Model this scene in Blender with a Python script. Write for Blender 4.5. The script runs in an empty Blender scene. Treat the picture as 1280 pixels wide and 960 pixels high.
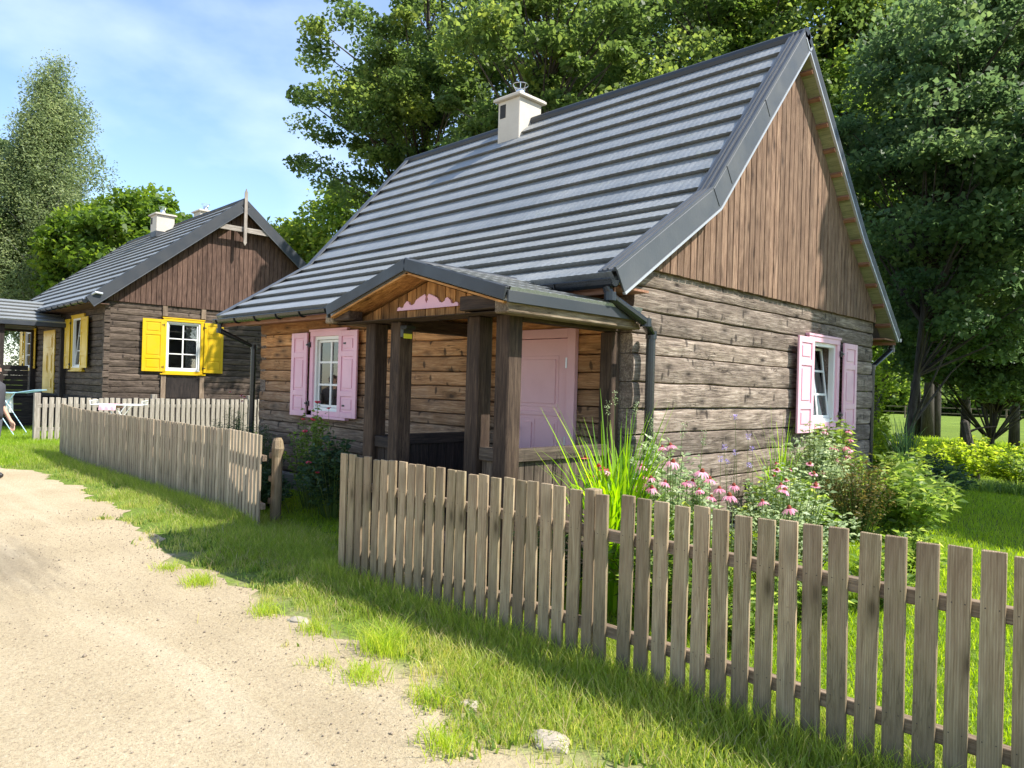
import bpy, bmesh, math, random
import numpy as np
from mathutils import Vector, Matrix, noise as mn
R = math.radians
random.seed(7); rng = np.random.default_rng(11)
sc = bpy.context.scene; COL = sc.collection
# ------------------------------------------------------------------ camera, sky, sun, exposure
cam_d = bpy.data.cameras.new('camera'); cam = bpy.data.objects.new('camera', cam_d); COL.objects.link(cam)
yaw, pit, rol = 2.3488, .0049, .0282
fw = Vector((math.cos(yaw)*math.cos(pit), math.sin(yaw)*math.cos(pit), math.sin(pit)))
r0 = Vector((math.sin(yaw), -math.cos(yaw), 0)); u0 = r0.cross(fw)
rr = math.cos(rol)*r0+math.sin(rol)*u0; uu = -math.sin(rol)*r0+math.cos(rol)*u0
m = Matrix((rr, uu, -fw)).transposed().to_4x4(); m.translation = Vector((3.8145, -5.3939, 1.6))
cam.matrix_world = m
cam_d.sensor_width = 36; cam_d.lens = 918.15/1280*36; cam_d.clip_end = 1500; cam_d.clip_start = .05
sc.camera = cam
SUN_AZ = math.atan2(.48, .88); SUN_EL = R(50)
world = bpy.data.worlds.new('World'); sc.world = world; world.use_nodes = True
wn = world.node_tree; bg = wn.nodes['Background']
sky = wn.nodes.new('ShaderNodeTexSky'); sky.sky_type = 'NISHITA'; sky.sun_disc = False
sky.sun_elevation = SUN_EL; sky.sun_rotation = math.pi/2-SUN_AZ
sky.air_density = 1.0; sky.dust_density = .4; sky.ozone_density = 2.6
# thin high cloud streaks in the sky itself
tc = wn.nodes.new('ShaderNodeTexCoord'); mp = wn.nodes.new('ShaderNodeMapping'); mp.inputs['Scale'].default_value = (1.2, 2.2, 4.5)
mp.inputs['Rotation'].default_value = (.3, .5, .7)
cn = wn.nodes.new('ShaderNodeTexNoise'); cn.inputs['Scale'].default_value = 1.7; cn.inputs['Detail'].default_value = 6; cn.inputs['Roughness'].default_value = .5
cr = wn.nodes.new('ShaderNodeValToRGB'); cr.color_ramp.elements[0].position = .45; cr.color_ramp.elements[1].position = .90
cr.color_ramp.elements[1].color = (.38, .38, .38, 1)
mx = wn.nodes.new('ShaderNodeMix'); mx.data_type = 'RGBA'
wn.links.new(tc.outputs['Generated'], mp.inputs[0]); wn.links.new(mp.outputs[0], cn.inputs['Vector'])
wn.links.new(cn.outputs[0], cr.inputs[0]); wn.links.new(cr.outputs[0], mx.inputs[0])
wn.links.new(sky.outputs[0], mx.inputs[6]); mx.inputs[7].default_value = (7.2, 7.6, 8.2, 1)
wn.links.new(mx.outputs[2], bg.inputs[0]); bg.inputs[1].default_value = .15
sun_d = bpy.data.lights.new('sun', 'SUN'); sun_d.energy = 4.6; sun_d.angle = R(.5); sun_d.color = (1, .955, .88)
sun = bpy.data.objects.new('sun', sun_d); COL.objects.link(sun)
sd = Vector((math.cos(SUN_AZ)*math.cos(SUN_EL), math.sin(SUN_AZ)*math.cos(SUN_EL), math.sin(SUN_EL)))
sun.rotation_euler = sd.to_track_quat('Z', 'Y').to_euler(); sun.location = (20, 20, 30)
vs = sc.view_settings; vs.view_transform = 'Standard'; vs.look = 'None'; vs.gamma = 1; vs.exposure = .95; vs.use_curve_mapping = False
sc.cycles.use_denoising = True; sc.cycles.max_bounces = 8; sc.cycles.transparent_max_bounces = 12
sc.cycles.caustics_reflective = False; sc.cycles.caustics_refractive = False

# ------------------------------------------------------------------ materials
def nmat(name):
    m = bpy.data.materials.new(name); m.use_nodes = True
    return m, m.node_tree, m.node_tree.nodes['Principled BSDF']
def N(nt, t, **kw):
    n = nt.nodes.new(t)
    for k, v in kw.items():
        if hasattr(n, k) and k not in ('Scale',): setattr(n, k, v)
        else: n.inputs[k].default_value = v
    return n
def ramp(nt, fac, stops):
    r = nt.nodes.new('ShaderNodeValToRGB'); e = r.color_ramp.elements
    while len(e) < len(stops): e.new(.5)
    for i, (p, c) in enumerate(stops):
        e[i].position = p; e[i].color = (c, c, c, 1) if isinstance(c, (int, float)) else (*c, 1)
    nt.links.new(fac, r.inputs[0]); return r.outputs[0]
def mixc(nt, fac, a, b, mode='MIX'):
    x = nt.nodes.new('ShaderNodeMix'); x.data_type = 'RGBA'; x.blend_type = mode
    for s, v in ((0, fac), (6, a), (7, b)):
        if hasattr(v, 'links'): nt.links.new(v, x.inputs[s])
        else: x.inputs[s].default_value = v if s == 0 else (*v[:3], 1)
    return x.outputs[2]
def mth(nt, op, a, b=0.0):
    x = nt.nodes.new('ShaderNodeMath'); x.operation = op
    for i, v in enumerate((a, b)):
        if hasattr(v, 'links'): nt.links.new(v, x.inputs[i])
        else: x.inputs[i].default_value = v
    return x.outputs[0]
def gcoord(nt, sc_=(1, 1, 1)):
    a = N(nt, 'ShaderNodeAttribute', attribute_name='g'); mp = nt.nodes.new('ShaderNodeMapping')
    mp.inputs['Scale'].default_value = sc_; nt.links.new(a.outputs['Vector'], mp.inputs[0]); return mp.outputs[0]
def rnd(nt): return N(nt, 'ShaderNodeAttribute', attribute_name='r').outputs['Fac']
def noi(nt, vec, scale, detail=4, rough=.55, dist=0):
    n = N(nt, 'ShaderNodeTexNoise'); n.inputs['Scale'].default_value = scale; n.inputs['Detail'].default_value = detail
    n.inputs['Roughness'].default_value = rough; n.inputs['Distortion'].default_value = dist
    nt.links.new(vec, n.inputs['Vector']); return n.outputs[0]
def bump(nt, b, h, strength, dist=.01):
    n = N(nt, 'ShaderNodeBump'); n.inputs['Strength'].default_value = strength; n.inputs['Distance'].default_value = dist
    nt.links.new(h, n.inputs['Height']); nt.links.new(n.outputs[0], b.inputs['Normal']); return n
def wood(name, dark, mid, light, knots=.6, bstr=.5, rough=.8, var=.5, warm=None, green=0, crack=.6, fig=0, hewn=0, stain=.3, foot=0, fs=34):
    m, nt, b = nmat(name)
    fine = noi(nt, gcoord(nt, (1.3*fs/34, fs, fs)), 2.4, 7, .68, .9+(.8 if fs < 30 else 0))
    mid_ = noi(nt, gcoord(nt, (1.0, 9, 9)), 2.2, 5, .65, 1.4)
    big = noi(nt, gcoord(nt, (1.3, 2.6, 2.6)), 1.5, 4, .6, .3)
    f = mth(nt, 'ADD', mth(nt, 'MULTIPLY', fine, .55), mth(nt, 'MULTIPLY', mid_, .45))
    col = ramp(nt, f, [(.36, dark), (.49, mid), (.62, light)])
    r = rnd(nt)
    if warm:   # wood kept warm under the eaves, greyer where rain reaches
        geo = N(nt, 'ShaderNodeNewGeometry'); sx = N(nt, 'ShaderNodeSeparateXYZ'); nt.links.new(geo.outputs['Position'], sx.inputs[0])
        z = mth(nt, 'ADD', sx.outputs[2], mth(nt, 'MULTIPLY', mth(nt, 'SUBTRACT', big, .5), 1.3))
        wf = ramp(nt, mth(nt, 'MULTIPLY', z, .3333), [(warm[1]/3, 0), (warm[2]/3, 1)])
        col = mixc(nt, wf, col, ramp(nt, f, [(.32, warm[0][0]), (.5, warm[0][1]), (.68, warm[0][2])]))
    col = mixc(nt, ramp(nt, big, [(.46, 0), (.62, stain)]), col, dark)
    if stain > .4: col = mixc(nt, ramp(nt, noi(nt, gcoord(nt, (5, .6, 1)), 1.4, 4, .65, .6), [(.52, 0), (.66, .5)]), col, tuple(c*.8 for c in dark))
    v = mth(nt, 'ADD', mth(nt, 'MULTIPLY', r, var), 1-var/2)
    vv = N(nt, 'ShaderNodeHueSaturation'); nt.links.new(v, vv.inputs['Value']); nt.links.new(col, vv.inputs['Color']); col = vv.outputs[0]
    h = f
    if crack:
        ck = noi(nt, gcoord(nt, (.9, 16, 16)), 1.9, 3, .5, 1.2)
        ckm = ramp(nt, mth(nt, 'ABSOLUTE', mth(nt, 'SUBTRACT', ck, .5)), [(0, 1), (.012, 0)])
        msk = ramp(nt, noi(nt, gcoord(nt, (1, 3, 3)), 1.3, 2), [(.48, 0), (.6, crack)])
        cf = mth(nt, 'MULTIPLY', ckm, msk)
        col = mixc(nt, cf, col, tuple(c*.25 for c in dark)); h = mth(nt, 'SUBTRACT', h, mth(nt, 'MULTIPLY', cf, .7))
    if knots:
        vo = N(nt, 'ShaderNodeTexVoronoi'); vo.inputs['Scale'].default_value = 1.0; nt.links.new(gcoord(nt, (2.3, 6.5, 1.0)), vo.inputs['Vector'])
        k = ramp(nt, vo.outputs['Distance'], [(.06, 1), (.14, .45), (.30, 0)])
        k = mth(nt, 'MULTIPLY', k, knots); col = mixc(nt, k, col, tuple(c*.42 for c in dark))
        h = mth(nt, 'SUBTRACT', h, mth(nt, 'MULTIPLY', k, .4))
    if fig:    # cathedral figure on some boards
        w = N(nt, 'ShaderNodeTexWave', wave_type='RINGS', rings_direction='SPHERICAL'); w.inputs['Scale'].default_value = 7; w.inputs['Distortion'].default_value = 2.5
        w.inputs['Detail'].default_value = 2; nt.links.new(gcoord(nt, (.33, 5, 3)), w.inputs['Vector'])
        wf2 = mth(nt, 'MULTIPLY', ramp(nt, w.outputs['Fac'], [(.2, 1), (.55, 0)]), fig)
        col = mixc(nt, wf2, col, dark); h = mth(nt, 'SUBTRACT', h, mth(nt, 'MULTIPLY', wf2, .25))
    if hewn:   # axe marks: short slanting nicks
        w = N(nt, 'ShaderNodeTexVoronoi'); w.feature = 'F1'; w.inputs['Scale'].default_value = 1; w.inputs['Randomness'].default_value = 1
        mpn = nt.nodes.new('ShaderNodeMapping'); mpn.inputs['Rotation'].default_value = (0, 0, .5); nt.links.new(gcoord(nt, (9, 4.5, .6)), mpn.inputs[0])
        dv = N(nt, 'ShaderNodeTexNoise'); dv.inputs['Scale'].default_value = 2.4; dv.inputs['Detail'].default_value = 3; nt.links.new(mpn.outputs[0], dv.inputs['Vector'])
        mxv = mixc(nt, .18, mpn.outputs[0], dv.outputs['Color']); nt.links.new(mxv, w.inputs['Vector'])
        ed = ramp(nt, w.outputs['Distance'], [(.05, 0), (.55, 1)])
        nick = ramp(nt, w.outputs['Distance'], [(.13, 1), (.20, 0)])
        h = mth(nt, 'ADD', h, mth(nt, 'MULTIPLY', ed, hewn)); col = mixc(nt, mth(nt, 'MULTIPLY', nick, .75), col, tuple(c*.3 for c in dark))
    if green:
        col = mixc(nt, ramp(nt, big, [(.35, green), (.6, 0)]), col, (.10, .13, .035))
    if foot:   # rising damp and soil splashed on the foot of the boards
        geo = N(nt, 'ShaderNodeNewGeometry'); sx = N(nt, 'ShaderNodeSeparateXYZ'); nt.links.new(geo.outputs['Position'], sx.inputs[0])
        z = mth(nt, 'ADD', sx.outputs[2], mth(nt, 'MULTIPLY', mth(nt, 'SUBTRACT', noi(nt, gcoord(nt, (3, 12, 12)), 1.5, 4), .5), .9))
        col = mixc(nt, ramp(nt, z, [(.02, foot), (.5, 0)]), col, (.07, .062, .045))
    nt.links.new(col, b.inputs['Base Color']); b.inputs['Roughness'].default_value = rough; b.inputs['Specular IOR Level'].default_value = .25
    bump(nt, b, h, bstr, .012); return m
def paint(name, c, rough=.45, dirt=.25, dc=(.2, .17, .14), metallic=0, bscale=18, bs=.06, scuff=0):
    m, nt, b = nmat(name)
    tcn = N(nt, 'ShaderNodeTexCoord')
    n1 = noi(nt, tcn.outputs['Object'], 2.3, 5, .6); n2 = noi(nt, tcn.outputs['Object'], bscale*3, 3, .6)
    col = mixc(nt, ramp(nt, n1, [(.42, 0), (.78, dirt)]), c, dc)
    col = mixc(nt, ramp(nt, n2, [(.5, 0), (.8, dirt*.6)]), col, tuple(x*.7 for x in c))
    nt.links.new(col, b.inputs['Base Color']); b.inputs['Metallic'].default_value = metallic
    nt.links.new(ramp(nt, n1, [(.3, rough*.8), (.7, min(1, rough*1.35))]), b.inputs['Roughness'])
    mpb = nt.nodes.new('ShaderNodeMapping'); mpb.inputs['Scale'].default_value = (60, 60, 4); nt.links.new(tcn.outputs['Object'], mpb.inputs[0])
    bump(nt, b, mth(nt, 'ADD', noi(nt, tcn.outputs['Object'], bscale, 4, .6), mth(nt, 'MULTIPLY', noi(nt, mpb.outputs[0], 1.5, 3), .5)), bs*4, .004); return m
def leafm(name, c1, c2, c3, trans=.45, rough=.5, spec=.35):
    m, nt, b = nmat(name); r = rnd(nt)
    col = ramp(nt, r, [(0, c1), (.55, c2), (1, c3)])
    nt.links.new(col, b.inputs['Base Color']); b.inputs['Roughness'].default_value = rough; b.inputs['Specular IOR Level'].default_value = spec
    t = nt.nodes.new('ShaderNodeBsdfTranslucent'); hs = N(nt, 'ShaderNodeHueSaturation'); hs.inputs['Hue'].default_value = .485
    hs.inputs['Saturation'].default_value = 1.1; hs.inputs['Value'].default_value = 2.3
    nt.links.new(col, hs.inputs['Color']); nt.links.new(hs.outputs[0], t.inputs[0])
    mx = nt.nodes.new('ShaderNodeMixShader'); mx.inputs[0].default_value = trans
    nt.links.new(b.outputs[0], mx.inputs[1]); nt.links.new(t.outputs[0], mx.inputs[2])
    nt.links.new(mx.outputs[0], nt.nodes['Material Output'].inputs[0]); return m
M = {}
M['gable_log'] = wood('weathered_log', (.075, .054, .042), (.225, .172, .132), (.46, .375, .305), knots=1, bstr=1, var=.55, crack=1, hewn=.9, stain=.36)
M['front_log'] = wood('sheltered_log', (.09, .06, .042), (.23, .155, .105), (.42, .31, .22), knots=.9, bstr=.9, var=.55, crack=1, hewn=.6, stain=.36,
                      warm=(((.18, .075, .026), (.48, .24, .095), (.72, .44, .21)), 1.05, 2.0))
M['gable_board'] = wood('brown_board', (.085, .048, .031), (.195, .118, .076), (.34, .225, .15), knots=.85, bstr=.5, var=.4, crack=.5)
M['porch_board'] = wood('honey_board', (.10, .042, .014), (.34, .16, .052), (.56, .30, .11), knots=.8, bstr=.4, var=.75, crack=.6)
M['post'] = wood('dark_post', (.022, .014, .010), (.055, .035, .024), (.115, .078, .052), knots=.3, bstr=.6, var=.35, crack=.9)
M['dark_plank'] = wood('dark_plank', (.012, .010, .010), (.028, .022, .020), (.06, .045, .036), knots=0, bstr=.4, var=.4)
M['beam_old'] = wood('old_beam', (.08, .055, .035), (.19, .14, .09), (.34, .27, .19), knots=.4, bstr=.8, crack=.9)
M['picket'] = wood('fence_wood', (.20, .135, .08), (.375, .275, .172), (.51, .40, .265), knots=1, bstr=.6, var=.6, crack=.45, fig=.38, green=.18, foot=.5, fs=24)
M['picket_pale'] = wood('grey_fence_wood', (.30, .22, .15), (.46, .36, .25), (.57, .47, .34), knots=.8, bstr=.5, var=.6, crack=.4, fig=.2, green=.15, foot=.4, fs=24)
M['rail'] = wood('rail_wood', (.10, .07, .045), (.20, .145, .10), (.32, .245, .17), knots=.5, bstr=.4)
M['old_log2'] = wood('dark_brown_log', (.036, .026, .020), (.090, .066, .049), (.19, .145, .112), knots=.5, bstr=1, var=.5, crack=1, hewn=.7)
M['board2'] = wood('red_brown_board', (.045, .026, .019), (.10, .058, .042), (.18, .11, .08), knots=.6, bstr=.4, var=.4, crack=.5)
M['grey_wood'] = wood('silver_wood', (.16, .135, .11), (.30, .26, .22), (.45, .40, .35), knots=.4, bstr=.4)
M['soffit'] = wood('soffit_board', (.16, .16, .085), (.30, .30, .17), (.42, .41, .25), knots=.3, bstr=.3, var=.2)
M['batten'] = wood('red_batten', (.16, .07, .04), (.30, .15, .09), (.4, .22, .14), knots=0, bstr=.3, var=.2)
M['rail_dark'] = wood('dark_rail_wood', (.045, .032, .024), (.10, .075, .055), (.19, .145, .105), knots=.5, bstr=.5)
M['bark'] = wood('tree_bark', (.022, .018, .014), (.055, .045, .035), (.10, .085, .068), knots=.2, bstr=1, crack=1)
M['birch_bark'] = wood('birch_bark', (.12, .11, .10), (.4, .39, .37), (.6, .59, .56), knots=.5, bstr=.5)
M['pink'] = paint('pink_paint', (.81, .46, .54), .42, .22, (.5, .3, .35))
M['pinkdoor'] = paint('door_pink_paint', (.78, .47, .52), .5, .2, (.5, .3, .3))
M['yellow'] = paint('yellow_paint', (.66, .42, .006), .4, .2, (.5, .3, .02))
M['white'] = paint('white_frame', (.80, .79, .75), .35, .08)
M['metal'] = paint('graphite_metal', (.030, .035, .042), .5, .25, (.06, .06, .06), .0, 30, .05)
M['flash'] = paint('grey_flashing', (.075, .082, .092), .45, .35, (.14, .14, .14), .0, 22, .08)
M['edge'] = paint('light_edge', (.50, .52, .55), .35, .2, (.3, .3, .3), .3)
M['gutter'] = paint('black_gutter', (.012, .014, .017), .22, .15, (.05, .05, .04))
M['render'] = paint('chimney_render', (.55, .50, .42), .85, .35, (.33, .29, .23), 0, 14, .2)
M['nail'] = paint('rusty_nail', (.06, .045, .035), .7, .3, (.12, .05, .02))
M['steel'] = paint('steel', (.6, .62, .64), .3, .15, (.3, .3, .3), .9)
M['bluepl'] = paint('pale_blue_plastic', (.35, .58, .72), .4, .1)
M['cloth'] = paint('white_cloth', (.75, .76, .78), .9, .08)
M['pinkcloth'] = paint('pink_cloth', (.75, .45, .5), .9, .1)
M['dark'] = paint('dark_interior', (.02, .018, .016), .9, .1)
M['black'] = paint('black_plastic', (.015, .015, .016), .4, .1)
M['sticker'] = paint('yellow_sticker', (.75, .72, .05), .5, .05)
M['stone'] = paint('pale_stone', (.40, .34, .26), .85, .4, (.25, .22, .18), 0, 9, .4)
M['pebble'] = paint('pebble', (.30, .24, .17), .85, .8, (.08, .065, .05), 0, 9, .1)
M['found'] = paint('foundation_stone', (.20, .18, .155), .9, .5, (.09, .08, .06), 0, 6, .5)
M['skin'] = paint('skin', (.55, .33, .23), .55, .05); M['shirt'] = paint('dark_shirt', (.05, .05, .06), .9, .1)
M['trouser'] = paint('trousers', (.10, .11, .14), .9, .1); M['hair'] = paint('brown_hair', (.05, .03, .02), .7, .1)
M['sandwall'] = paint('sand_building', (.62, .50, .36), .9, .25)
# roof tiles: stone-coated graphite sheet
mm, nt, b = nmat('roof_tile'); tcn = N(nt, 'ShaderNodeTexCoord')
n1 = noi(nt, tcn.outputs['Object'], 1.1, 5, .6); n2 = noi(nt, tcn.outputs['Object'], 60, 4, .7)
col = ramp(nt, n1, [(.3, (.235, .245, .24)), (.7, (.33, .335, .32))])
lich = mth(nt, 'MULTIPLY', ramp(nt, noi(nt, tcn.outputs['Object'], 5.5, 4, .6), [(.6, 0), (.72, .5)]), ramp(nt, n1, [(.4, 0), (.6, 1)]))
mps = nt.nodes.new('ShaderNodeMapping'); mps.inputs['Scale'].default_value = (2.2, .25, .25); nt.links.new(tcn.outputs['Object'], mps.inputs[0])
col = mixc(nt, ramp(nt, noi(nt, mps.outputs[0], 2.4, 5, .7), [(.42, 0), (.66, .45)]), col, (.16, .17, .165))
col = mixc(nt, lich, col, (.26, .28, .19)); col = mixc(nt, ramp(nt, n2, [(.35, .5), (.6, 0)]), col, (.05, .055, .06))
nt.links.new(col, b.inputs['Base Color']); b.inputs['Roughness'].default_value = .42; b.inputs['Specular IOR Level'].default_value = 1.0; b.inputs['IOR'].default_value = 1.75
bump(nt, b, n2, .25, .004); M['tile'] = mm
# glass
mm, nt, b = nmat('window_glass'); b.inputs['Base Color'].default_value = (.9, .93, .95, 1); b.inputs['Roughness'].default_value = .03
tr = nt.nodes.new('ShaderNodeBsdfTransparent'); gl = nt.nodes.new('ShaderNodeBsdfGlossy'); gl.inputs['Roughness'].default_value = .02
fr = nt.nodes.new('ShaderNodeFresnel'); fr.inputs[0].default_value = 1.9; mxs = nt.nodes.new('ShaderNodeMixShader')
nt.links.new(fr.outputs[0], mxs.inputs[0]); nt.links.new(tr.outputs[0], mxs.inputs[1]); nt.links.new(gl.outputs[0], mxs.inputs[2])
nt.links.new(mxs.outputs[0], nt.nodes['Material Output'].inputs[0]); M['glass'] = mm
mm, nt, b = nmat('lace_curtain'); b.inputs['Base Color'].default_value = (.62, .60, .56, 1); b.inputs['Roughness'].default_value = .9
tcn = N(nt, 'ShaderNodeTexCoord'); tr = nt.nodes.new('ShaderNodeBsdfTransparent'); mxs = nt.nodes.new('ShaderNodeMixShader')
nt.links.new(ramp(nt, noi(nt, tcn.outputs['Object'], 45, 3), [(.35, .75), (.6, .35)]), mxs.inputs[0])
nt.links.new(b.outputs[0], mxs.inputs[2]); nt.links.new(tr.outputs[0], mxs.inputs[1]); nt.links.new(mxs.outputs[0], nt.nodes['Material Output'].inputs[0])
M['curtain'] = mm
# foliage
M['maple'] = leafm('maple_leaf', (.045, .080, .024), (.095, .145, .040), (.22, .27, .06), .55)
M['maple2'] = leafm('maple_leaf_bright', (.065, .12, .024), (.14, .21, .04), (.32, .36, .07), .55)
M['darkleaf'] = leafm('blue_green_leaf', (.042, .082, .036), (.085, .138, .055), (.165, .225, .08), .5)
M['birchleaf'] = leafm('birch_leaf', (.10, .14, .06), (.19, .24, .11), (.30, .34, .17), .5)
M['lime'] = leafm('lime_leaf', (.055, .105, .018), (.12, .19, .03), (.25, .31, .05), .5)
M['shrub'] = leafm('shrub_leaf', (.07, .13, .025), (.16, .25, .05), (.36, .42, .11), .5)
M['lime2'] = leafm('yellow_green_leaf', (.10, .16, .02), (.22, .31, .04), (.40, .46, .08), .6)
M['silver'] = leafm('silver_leaf', (.16, .22, .10), (.31, .39, .20), (.55, .60, .42), .4)
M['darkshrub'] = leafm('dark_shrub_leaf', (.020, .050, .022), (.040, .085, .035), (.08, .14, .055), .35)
M['bronze'] = leafm('bronze_leaf', (.07, .055, .018), (.14, .12, .035), (.24, .21, .06), .35)
M['reed'] = leafm('reed_blade', (.10, .22, .015), (.21, .40, .028), (.42, .60, .07), .5, .45)
M['grass'] = leafm('grass_blade', (.13, .19, .03), (.28, .36, .06), (.55, .50, .18), .5, .55)
M['lawn'] = leafm('lawn_blade', (.13, .21, .02), (.24, .36, .035), (.42, .46, .09), .55, .55)
M['straw'] = leafm('dry_straw', (.30, .22, .10), (.48, .38, .20), (.62, .54, .34), .3)
M['petal'] = leafm('pink_petal', (.62, .20, .30), (.75, .36, .46), (.85, .60, .66), .4)
M['redpetal'] = leafm('red_petal', (.55, .05, .09), (.70, .12, .14), (.80, .28, .26), .35)
M['rose'] = leafm('rose_petal', (.45, .02, .05), (.6, .05, .10), (.75, .2, .28), .3)
M['cone'] = paint('flower_cone', (.30, .055, .015), .8, .3, (.1, .02, .01), 0, 300, .5)
M['lavender'] = leafm('lavender_flower', (.25, .17, .42), (.42, .32, .62), (.6, .55, .75), .3)
M['stem'] = leafm('stem', (.06, .11, .02), (.10, .16, .03), (.16, .2, .05), .2)
# gravel path
mm, nt, b = nmat('gravel'); geo = N(nt, 'ShaderNodeNewGeometry'); P = geo.outputs['Position']
a = noi(nt, P, .9, 5, .6); c = noi(nt, P, 75, 6, .8); d = noi(nt, P, 21, 5, .75); e2 = noi(nt, P, 260, 2, .6)
col = ramp(nt, a, [(.3, (.44, .35, .215)), (.7, (.575, .465, .30))])
col = mixc(nt, ramp(nt, c, [(.38, .65), (.48, 0)]), col, (.22, .165, .11)); col = mixc(nt, ramp(nt, c, [(.56, 0), (.72, .6)]), col, (.80, .74, .62))
col = mixc(nt, ramp(nt, d, [(.34, .35), (.5, 0)]), col, (.34, .26, .17))
vo = N(nt, 'ShaderNodeTexVoronoi'); vo.inputs['Scale'].default_value = 9; nt.links.new(P, vo.inputs['Vector'])
col = mixc(nt, ramp(nt, vo.outputs['Distance'], [(.05, .8), (.085, 0)]), col, (.13, .10, .07))
# damp stain with wheel streaks
sx = N(nt, 'ShaderNodeSeparateXYZ'); nt.links.new(P, sx.inputs[0])
dx = mth(nt, 'MULTIPLY', mth(nt, 'ADD', sx.outputs[0], 3.6), .62); dy = mth(nt, 'MULTIPLY', mth(nt, 'ADD', sx.outputs[1], 3.95), 2.1)
dd = mth(nt, 'SQRT', mth(nt, 'ADD', mth(nt, 'MULTIPLY', dx, dx), mth(nt, 'MULTIPLY', dy, dy)))
mpn = nt.nodes.new('ShaderNodeMapping'); mpn.inputs['Scale'].default_value = (1.2, 6, 1); nt.links.new(P, mpn.inputs[0])
st = mth(nt, 'ADD', dd, mth(nt, 'MULTIPLY', mth(nt, 'SUBTRACT', noi(nt, mpn.outputs[0], 1.6, 4, .6), .5), 1.6))
col = mixc(nt, ramp(nt, st, [(.25, .6), (1.0, 0)]), col, (.20, .165, .115))
mpr = nt.nodes.new('ShaderNodeMapping'); mpr.inputs['Scale'].default_value = (.16, 1.5, 1); nt.links.new(P, mpr.inputs[0])
rut = noi(nt, mpr.outputs[0], 1.3, 5, .6); col = mixc(nt, ramp(nt, rut, [(.5, 0), (.68, .35)]), col, (.38, .305, .20)); col = mixc(nt, ramp(nt, rut, [(.3, .4), (.46, 0)]), col, (.66, .56, .40))
nt.links.new(col, b.inputs['Base Color']); b.inputs['Roughness'].default_value = .95; b.inputs['Specular IOR Level'].default_value = .1
hh = mth(nt, 'ADD', mth(nt, 'MULTIPLY', c, .5), mth(nt, 'ADD', d, mth(nt, 'MULTIPLY', e2, .25))); bump(nt, b, hh, .9, .02); M['gravel'] = mm
# ground under the grass
mm, nt, b = nmat('turf'); geo = N(nt, 'ShaderNodeNewGeometry'); P = geo.outputs['Position']
a = noi(nt, P, .35, 5, .6); c = noi(nt, P, 22, 5, .7)
col = ramp(nt, a, [(.3, (.13, .21, .03)), (.7, (.23, .32, .05))]); col = mixc(nt, ramp(nt, c, [(.35, .75), (.6, 0)]), col, (.07, .065, .03))
sx = N(nt, 'ShaderNodeSeparateXYZ'); nt.links.new(P, sx.inputs[0])
# bare trodden soil next to the path and along the walls
yv = mth(nt, 'ADD', sx.outputs[1], mth(nt, 'MULTIPLY', mth(nt, 'SUBTRACT', noi(nt, P, 2.2, 4), .5), 1.2))
nr = ramp(nt, mth(nt, 'MULTIPLY', mth(nt, 'ADD', yv, 3.6), .2), [(.1, 1), (.19, 0)])
col = mixc(nt, nr, col, (.42, .34, .215))
nt.links.new(col, b.inputs['Base Color']); b.inputs['Roughness'].default_value = 1; b.inputs['Specular IOR Level'].default_value = .05
bump(nt, b, c, .8, .03); M['turf'] = mm
mm, nt, b = nmat('bed_soil'); geo = N(nt, 'ShaderNodeNewGeometry'); c = noi(nt, geo.outputs['Position'], 20, 5, .7)
nt.links.new(ramp(nt, c, [(.3, (.035, .026, .017)), (.7, (.10, .078, .05))]), b.inputs['Base Color']); b.inputs['Roughness'].default_value = 1
bump(nt, b, c, 1, .03); M['soil'] = mm

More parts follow.
